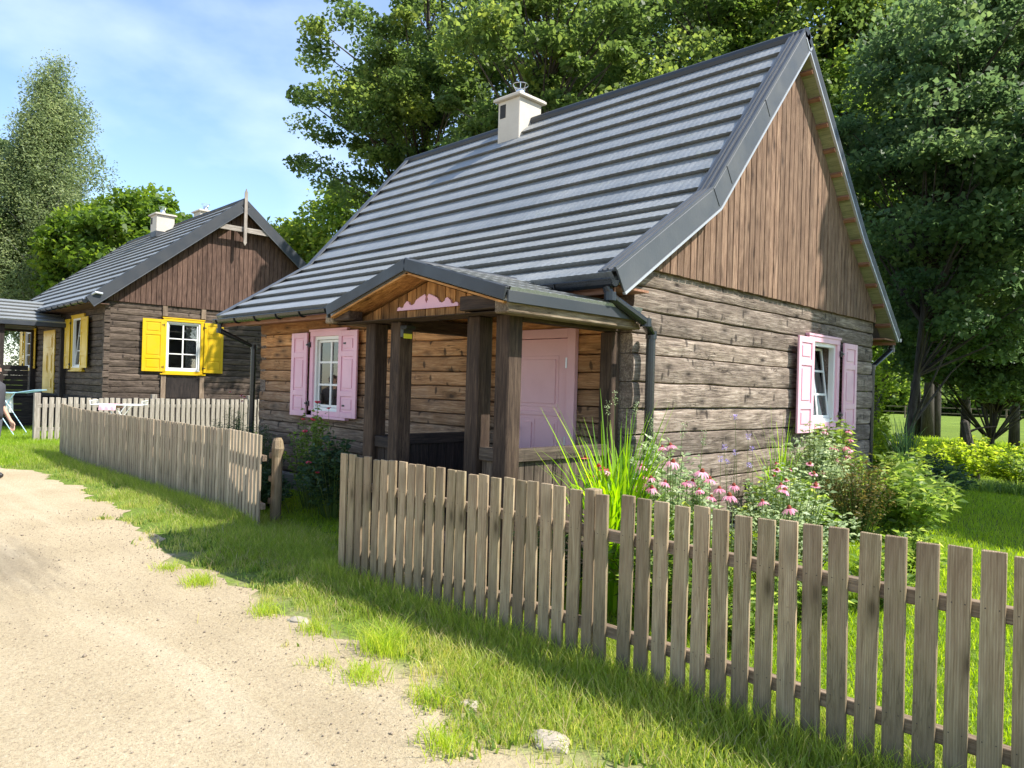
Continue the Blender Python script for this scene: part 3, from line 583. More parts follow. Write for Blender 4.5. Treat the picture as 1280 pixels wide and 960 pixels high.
mb = MB(); logs(mb, lambda a, n, z: (a, W+n, z), gzs, -Lh, -.155, seed=3); mb.build('rear_log_wall', M['gable_log'], H)
mb = MB(); logs(mb, lambda a, n, z: (-Lh-n, a, z), gzs, .0, W, seed=4); mb.build('left_log_wall', M['gable_log'], H)
mb = MB()
for k in range(24):
    x = -Lh+k*.3; mb.box(x, x+.29, -.04, .1, -.1, .27, 'x')
for k in range(20): mb.box(-.1, .03, k*.3, k*.3+.29, -.1, .20, 'y')
mb.build('foundation', M['found'], H, bevel=.02)
mb = MB(); mb.box(-Lh+.2, -.2, .18, W-.2, .1, 2.6, 'x', mi=0); mb.box(-Lh+.2, -.2, 1.2, 1.25, .12, 2.55, 'x'); o = mb.build('dark_room_box', M['dark'], H)  # near-black box: the darkness of the unlit rooms is put into its colour
# roof profile
prof = [(-.52, 2.535), (1.0, 3.52), (3.0, 5.785)]; profb = [(W-p[0], p[1]) for p in prof]
prof_r = [(-q[0]+W, q[1]) for q in prof]
X0, X1 = -Lh-.36, .16
roof = tiles('roof', prof, X0, X1, lambda a, y, z: (a, y, z), H)
profR = [(-.52, 2.50), (1.0, 3.76), (3.0, 5.785)]
tiles('rear_roof', profR, X0, X1, lambda a, y, z: (a, W-y, z), H)
def hand(s, g):
    return (lambda t, y, z: (t, y, z)) if not s else (lambda t, y, z: (t, W-y, z))
for sgn in (0, 1):
    f3 = hand(sgn, 0); mt_ = M['metal'] if sgn else M['flash']; dep = -.055 if sgn else -.145; prof_ = profR if sgn else prof
    mb = MB(); sweep(mb, rect(.045, .068, X1-.15, X1+.03), prof_, f3); sweep(mb, rect(.045, .068, X0-.03, X0+.10), prof_, f3); mb.each('verge_flashing', mt_, H, bevel=.004)
    mb = MB(); sweep(mb, rect(dep, .062, X1+.031, X1+.050), prof_, f3); sweep(mb, rect(-.15, .062, X0-.052, X0-.031), prof_, f3); mb.each('verge_board', mt_, H, bevel=.003)
    mb = MB(); sweep(mb, rect(.069, .079, X1-.10, X1-.085), prof_, f3); sweep(mb, rect(.069, .082, X1-.05, X1-.03), prof_, f3); sweep(mb, rect(.063, .085, X1+.02, X1+.045), prof_, f3); mb.each('flashing_rib', M['flash'], H)
    mb = MB(); sweep(mb, rect(dep-.022, dep-.001, X1+.026, X1+.056), prof_, f3); mb.each('drip_edge', M['edge'], H)
    mb = MB(); sweep(mb, rect(-.075, -.052, -.02, X1+.028), prof_, f3); sweep(mb, rect(-.075, -.052, X0-.028, -Lh+.02), prof_, f3); mb.each('soffit', M['soffit'], H)
# joints in the verge sheeting
mb = MB()
for (yy, zz, dy, dz) in ((.98, 3.52, .28, -.16), (1.22, 3.79, .25, -.2), (2.0, 4.68, .22, -.19)):
    mb.bar((X1+.052, yy-.03, zz+.05), (X1+.052, yy+.085, zz-.10), .004, .006, (1, 0, 0))
mb.each('sheet_joint', M['metal'], H)
mb = MB(); seglen = [(Vector(prof[i+1])-Vector(prof[i])).length for i in range(2)]; Lt = sum(seglen); s = .35
while s < Lt:
    i = 0 if s < seglen[0] else 1; t = (s-(0 if i == 0 else seglen[0]))/seglen[i]; p0, p1 = Vector(prof[i]), Vector(prof[i+1]); r0_, r1_ = Vector(profR[i]), Vector(profR[i+1]); p = p0.lerp(p1, t); d = (p1-p0).normalized(); n_ = Vector((-d.y, d.x)); q = p-n_*.098
    for mir in (0, 1):
        g = (lambda y: W-y) if mir else (lambda y: y)
        if mir: p = r0_.lerp(r1_, t); d = (r1_-r0_).normalized(); n_ = Vector((-d.y, d.x)); q = p-n_*.098
        a = Vector((-.02, g(q.x), q.y)); b_ = Vector((X1+.03, g(q.x), q.y)); up = Vector((0, (-1 if mir else 1)*n_.x, n_.y)); mb.bar(a, b_, .05, .042, up)
    s += .37
mb.each('purlin', M['batten'], H)
mb = MB(); mb.tube([(X0-.04, 3.0, 5.80), (X1+.05, 3.0, 5.80)], .075, 10); mb.build('ridge_cap', M['metal'], H)
# eave boards
mb = MB(); mb.box(X0, X1, -.515, -.495, 2.40, 2.50, 'x'); mb.box(X0, X1, -.49, -.02, 2.455, 2.475, 'x'); mb.box(X0, X1, W+.49, W+.51, 2.40, 2.5, 'x'); mb.box(X0, X1, W+.02, W+.489, 2.455, 2.475, 'x'); mb.each('eave_board', M['batten'], H)
# gable boarding
def zin(y):
    yy = y if y < 3 else 6-y
    if y > 3: return (2.50+(yy+.52)*.829 if yy < 1 else 3.76+(yy-1)*1.0125)
    return (2.535+(yy+.52)*.648 if yy < 1 else 3.52+(yy-1)*1.1325)
mb = MB(); y = .02
while y < 5.97:
    w_ = .118; y1 = min(y+w_-.013, 5.98)
    za, zb_ = zin(y)-.13, zin(y1)-.13; za = max(za, 2.72); zb_ = max(zb_, 2.72)
    if max(za, zb_) > 2.76:
        pr_ = random.uniform(0, .006); pts = [(y, 2.70+random.uniform(-.006, .004)), (y1, 2.70), (y1, zb_), (y, za)]
        if y < 3 < y1: pts = [(y, 2.70), (y1, 2.70), (y1, zb_), (3.0, zin(3)-.13), (y, za)]
        mb.prism(pts, -.02, .045+pr_, lambda a, z, n: (n, a, z))
    y += w_
mb.build('gable_boarding', M['gable_board'], H, bevel=.004)
mb = MB(); mb.prism([(.0, 2.6), (6, 2.6), (6, 2.8), (5, 3.3), (3, 5.5), (1, 3.3), (0, 2.8)], -.06, -.021, lambda a, z, n: (n, a, z))
mb.prism([(.0, 2.6), (6, 2.6), (6, 2.8), (5, 3.3), (3, 5.5), (1, 3.3), (0, 2.8)], -Lh-.02, -Lh+.04, lambda a, z, n: (n, a, z)); mb.build('gable_backing', M['dark_plank'], H)
# windows
wF = window(H, fF, -5.45, -4.53, 1.14, 2.32, M['pink'], [(-5.90, -5.475, 1.12, 2.29), (-4.66, -4.225, 1.14, 2.29)], None, sh_n=(.062, .064))
wG = window(H, fG, 3.64, 4.64, 1.20, 2.37, M['pink'], [(3.22, 3.67, 1.15, 2.32), (4.70, 5.17, 1.15, 2.32)], None, tilt=R(7), sh_n=(.085, .062))
# door
mb = MB(); mb.box(-1.60, -1.50, .01, .06, .34, 2.18, 'z', fF); mb.box(-.72, -.62, .01, .06, .34, 2.18, 'z', fF); mb.box(-1.50, -.72, .01, .06, 2.09, 2.18, 'x', fF)
dr = mb.build('door', M['pinkdoor'], H, bevel=.003)
mb = MB(); fd = lambda a, n, z: fF(a, n-.0, z); mb.box(-1.495, -.725, .0, .03, .36, 2.085, 'z', fF)
for q in ((-1.38, -.84, 1.42, 1.92), (-1.38, -1.14, .55, 1.30), (-1.08, -.84, .55, 1.30)):
    mb.box(q[0], q[1], .030, .035, q[2], q[3], 'z', fF); mb.box(q[0]+.035, q[1]-.035, .035, .044, q[2]+.035, q[3]-.035, 'z', fF)
mb.box(-1.40, -.82, .0305, .042, 1.335, 1.375, 'x', fF); mb.build('door_leaf', M['pinkdoor'], dr, bevel=.003)
mb = MB()
for zz in (.75, 1.1, 1.85): mb.tube([(-.722, -.058, zz-.05), (-.722, -.058, zz+.05)], .011, 8)
mb.each('hinge', M['steel'], dr)
mb = MB(); mb.tube([(-1.44, -.03, 1.2), (-1.44, -.09, 1.2), (-1.32, -.09, 1.2)], .009, 7); mb.build('handle', M['steel'], dr)
# gutters, downpipes, chimney
bracket_gutter(H, -.575, 2.50, X0+.02, X1+.05)
bracket_gutter(H, W+.575, 2.50, X0+.02, X1+.05)
def pipe(pts, root=H):
    mb = MB(); mb.tube(pts, .042, 12); 
    for p in pts[1:-1]: mb.tube([Vector(p)+Vector((0, 0, .035)), Vector(p)-Vector((0, 0, .035))], .05, 12)
    return mb.build('downpipe', M['gutter'], root, smooth=False)
pipe([(.13, -.575, 2.45), (.15, -.56, 2.37), (.19, -.10, 2.19), (.115, .10, 2.10), (.115, .10, .25)])
pipe([(-7.20, -.575, 2.45), (-7.20, -.575, 2.34), (-7.07, -.09, 2.12), (-7.07, -.09, .3)])
pipe([(.08, W+.575, 2.45), (.08, W+.575, 2.33), (-.02, W+.07, 2.05), (-.02, W+.07, .3)])
chimney(H, -4.62, -4.15, 2.68, 3.18, 5.33, 6.12)
# porch
mb = MB(); PY = -1.45
def post(mb, x0, x1, y0, y1, z0, z1): mb.box(x0, x1, y0, y1, z0, z1, 'z')
for q in ((-2.02, -1.87), (-1.63, -1.49), (-.60, -.45), (-.265, -.115)):
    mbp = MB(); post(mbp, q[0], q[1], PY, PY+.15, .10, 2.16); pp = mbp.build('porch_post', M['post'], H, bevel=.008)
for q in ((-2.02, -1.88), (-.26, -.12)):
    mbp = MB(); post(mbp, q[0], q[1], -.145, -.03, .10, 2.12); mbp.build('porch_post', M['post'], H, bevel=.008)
mb = MB()
mb.box(-2.06, -.08, PY+.01, PY+.14, 2.162, 2.21, 'x')
mb.box(-2.34, .06, PY-.20, PY-.05, 2.155, 2.162, 'x')
for x0 in (-2.02, -.26): mb.box(x0, x0+.14, PY+.16, -.03, 2.125, 2.25, 'y')
mb.box(-2.32, -1.95, PY-.235, PY-.085, 2.175, 2.285, 'x'); mb.box(-.43, -.02, PY-.235, PY-.085, 2.175, 2.285, 'x')
mb.each('porch_beam', M['post'], H, bevel=.006)
mb = MB()
mb.box(-2.33, -2.20, -1.70, -.03, 2.155, 2.235, 'y'); mb.box(-.03, .115, -1.70, -.06, 2.135, 2.235, 'y'); mb.each('porch_purlin', M['beam_old'], H, bevel=.01)
# porch gable boards
cxp = -1.045; half = 1.155; zr_, ze_ = 2.575, 2.265; sl = (zr_-ze_)/half
mb = MB(); x = -2.10
while x < -.06:
    x1 = x+.128; zt = lambda x: zr_-abs(x-cxp)*sl-.10; P_ = [(x, 2.165), (x1-.011, 2.165), (x1-.011, zt(x1)), (x, zt(x))]
    if x < cxp < x1: P_ = [(x, 2.165), (x1-.006, 2.165), (x1-.006, zt(x1)), (cxp, zt(cxp)), (x, zt(x))]
    if min(zt(x), zt(x1)) > 2.18: mb.prism(P_, PY-.045, PY-.02+random.uniform(-.003, .003), lambda a, z, n: (a, n, z))
    x += .128
mb.build('porch_gable_board', M['porch_board'], H, bevel=.003)
# pink scrolled fretwork
orn = [(-.44, 0), (.44, 0), (.43, .035), (.40, .045), (.375, .03), (.345, .035), (.33, .07), (.29, .105), (.265, .095), (.255, .07), (.22, .05), (.18, .065), (.15, .11), (.10, .135), (.03, .165),
       (0.012, .14), (.02, .10), (0, .06), (-.02, .10), (-.012, .14), (-.03, .165), (-.10, .135), (-.15, .11), (-.18, .065), (-.22, .05), (-.255, .07), (-.265, .095), (-.29, .105), (-.33, .07), (-.345, .035), (-.375, .03), (-.40, .045), (-.43, .035)]
mb = MB(); mb.prism(orn, PY-.065, PY-.047, lambda a, z, n: (cxp+a*.93, n, 2.245+z*.74)); mb.build('fretwork', M['pink'], H)
# porch roof slopes (ridge along y)
tiles('porch_roof', [(0, 0), (half+.02, (half+.02)*sl)], -1.72, -.10, lambda a, y, z: (cxp+half+.02-y, a, ze_+z), H, pitch=.31, per=.10)
tiles('porch_roof_left', [(0, 0), (half+.02, (half+.02)*sl)], -1.72, -.1, lambda a, y, z: (cxp-half-.02+y, a, ze_+z), H, pitch=.31, per=.10)
mb = MB()
for sg in (1, -1):
    f3 = lambda t, y, z, sg=sg: (cxp+sg*(half+.02-y), t, ze_+z)
    sweep(mb, rect(-.045, .050, -1.76, -1.74), [(0, 0), (half+.02, (half+.02)*sl)], f3); sweep(mb, rect(.034, .050, -1.739, -1.60), [(0, 0), (half+.02, (half+.02)*sl)], f3)
mb.box(cxp+half+.025, cxp+half+.040, -1.735, -.12, ze_-.06, ze_+.025, 'y'); mb.box(cxp-half-.045, cxp-half-.025, -1.735, -.1, ze_-.06, ze_+.02, 'y')
mb.tube([(cxp, -1.75, zr_+.02), (cxp, -.35, zr_+.02)], .045, 8)
mb.each('porch_verge', M['metal'], H, bevel=.003)
mb = MB(); sl2 = [(0, 0), (half, half*sl)]
for sg in (1, -1):
    y_ = -1.73
    while y_ < -.1: sweep(mb, rect(-.068, -.052, y_, y_+.115), sl2, lambda t, y, z, sg=sg: (cxp+sg*(half-y), t, ze_+z)); y_ += .12
mb.build('porch_ceiling', M['porch_board'], H)
# porch sides, rails, floor
mb = MB(); mb.box(-2.0, -.13, PY+.02, -.02, .12, .26, 'x'); 
for k in range(12): mb.box(-2.02, -.10, PY-.02+k*.118, PY-.02+k*.118+.11, .262, .292, 'x')
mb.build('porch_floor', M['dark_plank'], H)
def rail(mb, a, b_, z0=.30, z1=1.12, ax='x', pos=0):
    L = b_-a; mk = (lambda u0, u1, q0, q1, z0_, z1_, g: mb.box(u0, u1, q0, q1, z0_, z1_, g)) if ax == 'x' else (lambda u0, u1, q0, q1, z0_, z1_, g: mb.box(q0, q1, u0, u1, z0_, z1_, 'y' if g == 'x' else g))
    mk(a, b_, pos-.045, pos+.045, z1-.10, z1, 'x'); mk(a, b_, pos-.03, pos+.03, z0, z0+.08, 'x'); n = max(1, round(L/.12)); w_ = L/n
    for k in range(n): mk(a+k*w_+.003, a+(k+1)*w_-.003, pos-.012, pos+.012, z0+.081, z1-.101, 'z')
mb = MB(); rail(mb, PY+.16, -.15, ax='y', pos=-.19); rail(mb, -.445, -.27, ax='x', pos=PY+.07); mb.build('porch_railing', M['rail_dark'], H, bevel=.004)
mb = MB(); rail(mb, PY+.16, -.15, ax='y', pos=-1.95); rail(mb, -1.865, -1.635, ax='x', pos=PY+.07); mb.build('porch_railing', M['dark_plank'], H, bevel=.004)
mb = MB(); mb.box(-1.5, -.6, -1.85, -1.47, -.05, .12, 'x'); mb.build('porch_step', M['beam_old'], H, bevel=.01)
# lamp on the post
lt = thing('wall_lamp', 'small black solar lamp with a yellow sticker high on the porch post', 'lamp', (-1.485, -1.40, 2.04))
mb = MB(); mb.box(.0, .045, -.05, .05, -.02, .06, 'z'); mb.prism([(-.055, .05), (.055, .05), (.05, .085), (-.05, .085)], 0, .09, lambda a, z, n: (n, a, z)); mb.build('housing', M['black'], lt, bevel=.004)
mb = MB(); mb.box(.046, .050, -.045, .045, -.03, .012, 'z'); mb.build('sticker', M['sticker'], lt)

# ------------------------------------------------------------------ the yellow-shuttered house
H2 = thing('log_house', 'far dark log house with yellow shutters and a grey finial on its gable', 'house', (-16.25, .5, 0), -.016)
W2, L2 = 6.65, 8.9
z2 = [1.02+.166*k for k in range(15)]+[3.50]
mb = MB(); logs(mb, fG, z2, -.02, W2, holes=[(1.46, 2.32, 1.80, 3.08)], seed=21, wob=.02)
logs(mb, fF, z2, -L2, -.165, holes=[(-2.84, -1.82, 1.82, 3.16), (-6.0, -4.88, 1.04, 2.85), (-8.6, -7.5, 1.82, 3.0)], seed=22, wob=.02)
mb.build('log_wall', M['old_log2'], H2)
mb = MB(); logs(mb, lambda a, n, z: (a, W2+n, z), z2, -L2, -.155, seed=23); logs(mb, lambda a, n, z: (-L2-n, a, z), z2, 0, W2, seed=24); mb.build('rear_log_wall', M['old_log2'], H2)
mb = MB(); mb.box(-L2+.25, -.25, .3, W2-.25, 1.0, 3.45, 'x'); mb.build('dark_room_box', M['dark'], H2)  # near-black box again, its colour standing in for an unlit interior
mb = MB(); mb.box(-.10, .05, -.06, W2, .93, 1.06, 'y'); mb.box(-L2, -.101, -.06, .05, .93, 1.05, 'x')
for k in range(6): mb.box(-.06, .02, -.02, W2, .05+k*.147, .05+k*.147+.143, 'y'); mb.box(-L2, -.061, -.02, .05, .05+k*.147, .05+k*.147+.143, 'x')
mb.build('base_boards', M['dark_plank'], H2, bevel=.006)
mb = MB()
for yy in (1.34, 2.34): mb.box(.015, .045, yy, yy+.12, 1.06, 1.68, 'z'); mb.box(.015, .045, yy, yy+.12, 3.22, 3.48, 'z')
mb.each('corner_stud', M['rail'], H2)
mb = MB()
for k in range(14): mb.box(-.02+.0, .045 if k % 2 else .02, -.05 if k % 2 else -.03, .10, 1.06+k*.172, 1.06+k*.172+.15, 'y')
mb.build('corner_joint', M['old_log2'], H2)
mb = MB(); mb.box(.014, .03, 1.48, 2.32, 1.08, 1.60, 'z'); mb.build('hatch', M['dark_plank'], H2)
p2 = [(-.50, 3.44), (W2/2, 6.55)]
tiles('roof', p2, -L2-.6, .34, lambda a, y, z: (a, y, z), H2, pitch=.35); tiles('rear_roof', p2, -L2-.6, .34, lambda a, y, z: (a, W2-y, z), H2, pitch=.35)
mb = MB()
for mir in (0, 1):
    f3 = (lambda t, y, z: (t, y, z)) if not mir else (lambda t, y, z: (t, W2-y, z))
    sweep(mb, rect(-.19, .07, .345, .37), p2, f3); sweep(mb, rect(.032, .07, .24, .344), p2, f3); sweep(mb, rect(-.19, .07, -L2-.63, -L2-.61), p2, f3)
mb.tube([(-L2-.6, W2/2, 6.58), (.36, W2/2, 6.58)], .07, 8)
mb.each('verge_board', M['metal'], H2)
mb = MB()
for mir in (0, 1):
    f3 = (lambda t, y, z: (t, y, z)) if not mir else (lambda t, y, z: (t, W2-y, z))
    sweep(mb, rect(-.21, -.191, .34, .375), p2, f3)
mb.each('drip_edge', M['flash'], H2)
mb = MB()
for mir in (0, 1): sweep(mb, rect(-.075, -.052, -.02, .34), p2, (lambda t, y, z: (t, y, z)) if not mir else (lambda t, y, z: (t, W2-y, z)))
mb.box(-L2-.6, .34, -.49, -.02, 3.36, 3.38, 'x'); mb.each('soffit', M['board2'], H2)
mb = MB(); y = .02
while y < W2-.02:
    y1 = min(y+.122, W2); zz = lambda y: 3.44+(min(y, W2-y)+.5)*.813-.13
    pts = [(y, 3.49), (y1-.006, 3.49), (y1-.006, max(3.5, zz(y1))), (y, max(3.5, zz(y)))]
    if y < W2/2 < y1: pts.insert(3, (W2/2, zz(W2/2)))
    mb.prism(pts, -.01, .04+random.uniform(0, .006), lambda a, z, n: (n, a, z)); y += .128
mb.build('gable_boarding', M['board2'], H2, bevel=.004)
mb = MB(); mb.box(.378, .41, W2/2-.04, W2/2+.045, 5.42, 6.78, 'z'); mb.prism([(-.04, 6.78), (.045, 6.78), (.0, 6.9)], .378, .41, lambda a, z, n: (n, W2/2+a, z)); mb.prism([(-.05, 5.42), (.055, 5.42), (.0, 5.32)], .374, .414, lambda a, z, n: (n, W2/2+a, z)); mb.build('finial', M['grey_wood'], H2)
mb = MB(); mb.box(.30, .343, W2/2-.80, W2/2+.80, 5.70, 5.84, 'y'); mb.build('collar_beam', M['grey_wood'], H2)
window(H2, fG, 1.36, 2.42, 1.72, 3.18, M['yellow'], [(.84, 1.36, 1.76, 3.12), (2.42, 2.94, 1.76, 3.12)], None, curtain='sides')
window(H2, fF, -2.94, -1.73, 1.74, 3.24, M['yellow'], [(-3.45, -2.96, 1.78, 3.16), (-1.72, -1.10, 1.80, 3.14)], None, tilt=R(5), sh_n=(.06, .10))
window(H2, fF, -8.7, -7.45, 1.74, 3.1, M['yellow'], [(-9.1, -8.72, 1.78, 3.06), (-7.44, -6.95, 1.78, 3.06)], None)
mb = MB(); mb.box(-6.12, -4.78, .0, .03, 1.03, 2.93, 'z', fF); d2 = mb.build('door', M['yellow'], H2)
mb = MB()
for a0_, a1_, b0_, b1_ in ((-5.95, -5.0, 2.35, 2.78), (-5.95, -5.52, 1.65, 2.25), (-5.42, -5.0, 1.65, 2.25), (-5.95, -5.0, 1.15, 1.52)):
    mb.box(a0_, a1_, .030, .038, b0_, b1_, 'z', fF); mb.box(a0_+.06, a1_-.06, .038, .05, b0_+.06, b1_-.06, 'z', fF)
mb.build('door_panel', M['yellow'], d2, bevel=.006)
bracket_gutter(H2, -.56, 3.41, -L2-.6, .34, .065)
mb = MB(); mb.tube([(.2, -.55, 3.45), (.42, -.35, 3.62), (.42, -.2, 3.60)], .03, 8); mb.build('gutter_end', M['edge'], H2)
chimney(H2, -5.35, -4.8, 2.72, 3.28, 6.2, 6.86); chimney(H2, -4.45, -3.9, 3.75, 4.3, 5.9, 7.02, vent=False)
# its porch
mb = MB(); c2x, h2x = -5.4, 2.0; s2 = .36
for x_, y_ in ((-3.62, -1.62), (-7.2, -1.62), (-3.62, -.15), (-7.2, -.15)): mb.box(x_-.07, x_+.07, y_, y_+.14, .1, 2.92, 'z')
mb.box(-7.3, -3.5, -1.60, -1.50, 2.925, 3.02, 'x'); mb.box(-3.68, -3.56, -1.49, -.02, 2.925, 3.0, 'y'); mb.box(-7.26, -7.14, -1.49, -.02, 2.925, 3.0, 'y')
mb.bar((-3.62, -1.55, 2.45), (-4.1, -1.55, 2.92), .07, .07); mb.each('porch_beam', M['dark_plank'], H2)
mb = MB(); mb.box(-7.1, -3.7, -1.6, -.02, .8, 1.0, 'x')
for k in range(6): mb.box(-3.68, -3.62, -1.48, -.9, 1.02+k*.135, 1.02+k*.135+.13, 'y')
for k in range(5): mb.box(-7.25, -3.55, -1.66, -1.63, .1+k*.17, .1+k*.17+.165, 'x'); mb.box(-3.549, -3.52, -1.66, -.08, .1+k*.17, .1+k*.17+.165, 'y')
mb.build('porch_boards', M['dark_plank'], H2)
tiles('porch_roof', [(0, 0), (h2x, h2x*s2)], -2.0, -.05, lambda a, y, z: (c2x+h2x-y, a, 3.03+z), H2, pitch=.33); tiles('porch_roof_left', [(0, 0), (h2x, h2x*s2)], -2.0, -.05, lambda a, y, z: (c2x-h2x+y, a, 3.03+z), H2, pitch=.33)
mb = MB()
for sg in (1, -1): sweep(mb, rect(-.09, .06, -2.03, -2.01), [(0, 0), (h2x, h2x*s2)], lambda t, y, z, sg=sg: (c2x+sg*(h2x-y), t, 3.03+z))
mb.box(c2x+h2x+.005, c2x+h2x+.03, -2.0, -.05, 2.93, 3.04, 'y'); mb.each('porch_verge', M['metal'], H2)

# ------------------------------------------------------------------ fences
def one_picket(w, h, t, seed):
    random.seed(seed); mb = MB(); ch = random.uniform(-.006, .006)
    mb.box(-w/2, w/2, 0, t, -.02, h, 'z'); mb.v[1] = (mb.v[1][0], mb.v[1][1], h+ch)
    for z in (.27, .79):
        for sx_ in (-w*.28, w*.28):
            mb.tube([(sx_, -.0015, z), (sx_, .004, z)], .004, 6, mi=1)
    return mb
def fence(label, xs_, yf, mat, w, h, rails, t=.02, seedb=0, rz=.78, yrot=0, name='picket_fence', posts=(), rail_y=.021, group=None, hv=.009, zr2=(.24, .78)):
    root = thing(name, label, 'fence', (xs_[0], yf, 0), group=group); protos = []
    for k in range(12):
        mb = one_picket(w, h, t, seedb*10+k); o = mb.build('picket', [mat, M['nail']], root, bevel=.003); protos.append(o)
    for i, x in enumerate(xs_):
        src = protos[i] if i < 12 else None
        if src is None:
            src = protos[random.randrange(12)].copy(); COL.objects.link(src); src.parent = root
        lx = x-xs_[0]; src.location = (lx, random.uniform(-.002, .002), gzf(x, yf)+random.uniform(-hv, hv)); src.rotation_euler = (0, random.uniform(-.012, .012), random.uniform(-.02, .02))
    for z in zr2:
        mb = MB(); L = xs_[-1]-xs_[0]; n = max(1, int(L/2.5))
        mb.box(-.06, L+.06, rail_y, rail_y+.045, z-.032, z+.032, 'x'); mb.build('rail', M['rail'], root, bevel=.003)
    for (px_, py_, ww_, hh_) in posts:
        mb = MB(); mb.box(px_-ww_/2-xs_[0], px_+ww_/2-xs_[0], py_-yf, py_-yf+ww_, -.05, hh_, 'z'); mb.build('post', mat, root, bevel=.005)
    return root
xa = list(np.arange(-1.401, 1.06, .1116)); xb = [1.262]+list(np.arange(1.425, 4.75, .1155)); xall = xa+xb
fence('near picket fence of flat-topped weathered boards in front of the pink house', xall, -2.045, M['picket'], .084, 1.015, 2, seedb=1, posts=[(1.163, -2.04, .076, 1.025), (-1.30, -1.96, .085, .93), (3.9, -1.975, .09, .95)], zr2=(.235, .775))
xc = list(np.arange(-12.0, -4.85, .087))
f2 = fence('long pale picket fence along the lane on the far side of the garden gap', xc, -1.47, M['picket_pale'], .069, 1.0, 2, seedb=2, hv=.004, posts=[(-4.9, -1.42, .09, .9), (-8.4, -1.42, .09, .9), (-11.9, -1.42, .09, .9)])
# short gate-like panel with its own post
pg = thing('picket_gate', 'short slatted gate panel at the near end of the pale fence, by the knotty post', 'gate', (-4.83, -1.47, 0), math.atan2(-.17, 1.15))
for i in range(10):
    mb = one_picket(.075, 1.01, .022, 40+i % 5); o = mb.build('picket', [M['picket_pale'], M['nail']], pg, bevel=.003); o.location = (.04+i*.122, 0, random.uniform(-.004, .004))
for z in (.24, .76): mb = MB(); mb.box(0, 1.2, .023, .07, z-.032, z+.032, 'x'); mb.build('rail', M['rail'], pg, bevel=.003)
kp = thing('fence_post', 'knotty round-topped wooden post at the garden gap beside the gate end', 'post', (-3.80, -1.37, 0))
mb = MB(); V_ = []
pts = [(.0, 0, -.05), (0, 0, .2), (.005, 0, .5), (.0, 0, .75), (.012, 0, .85), (.004, 0, .93), (0, 0, .965)]
mb.tube(pts, [.062, .06, .058, .057, .068, .056, .04], 10); mb.build('post', M['picket'], kp, smooth=False)
for i, z in enumerate((.25, .5, .76)): mb = MB(); mb.box(-.13, -.04, -.03, .02, z-.03, z+.03, 'x'); mb.build('rail_stub', M['rail'], kp)
# cross fence in front of the yellow house, running back from the lane
bf = thing('picket_fence', 'grey cross fence running back from the lane in front of the dark house', 'fence', (-14.93, -1.2, .11), R(90))
p0 = MB(); p0.box(-.045, .045, -.03, -.01, 0, .98, 'z'); pk = p0.build('picket', M['grey_wood'], bf, bevel=.003); random.seed(5)
for i in range(58):
    o = pk if i == 0 else pk.copy()
    if i: COL.objects.link(o); o.parent = bf
    o.location = (.13+i*.125, 0, random.uniform(-.012, .012)); o.rotation_euler = (0, random.uniform(-.012, .012), 0)
for z in (.28, .80): mb = MB(); mb.box(0, 7.4, -.002, .043, z-.04, z+.04, 'x'); mb.build('rail', M['grey_wood'], bf, bevel=.004)
for x_ in (0, 2.45, 4.9, 7.35): mb = MB(); mb.box(x_-.06, x_+.06, -.0, .11, -.1, 1.08, 'z'); mb.build('post', M['grey_wood'], bf, bevel=.006)
random.seed(99)

# ------------------------------------------------------------------ foliage
def unit(n):
    v = rng.normal(0, 1, (n, 3)); return v/np.linalg.norm(v, axis=1)[:, None]
def leaves(cent, size, rv, up=.5, asp=.8, nrm=None, along=None):
    """quads bent a little along the midrib; cent (n,3)"""
    n = len(cent); nv = unit(n); nv[:, 2] = np.abs(nv[:, 2])+up; nv /= np.linalg.norm(nv, axis=1)[:, None]
    t = unit(n) if along is None else along; t = t-nv*np.sum(t*nv, 1)[:, None] if along is None else t
    t /= np.linalg.norm(t, axis=1)[:, None]+1e-9; b_ = np.cross(nv, t); b_ /= np.linalg.norm(b_, axis=1)[:, None]+1e-9
    s = (size*rng.uniform(.65, 1.35, n))[:, None]; dr = np.array([0, 0, -.18])*s
    V = np.stack([cent-t*s*.5, cent+b_*s*asp*.5+nv*s*.10-t*s*.05, cent+t*s*.55+dr, cent-b_*s*asp*.5+nv*s*.10-t*s*.05], 1).reshape(-1, 3)
    k = np.arange(n)*4; return V, np.stack([k, k+1, k+2, k+3], 1), np.repeat(rv, 4)
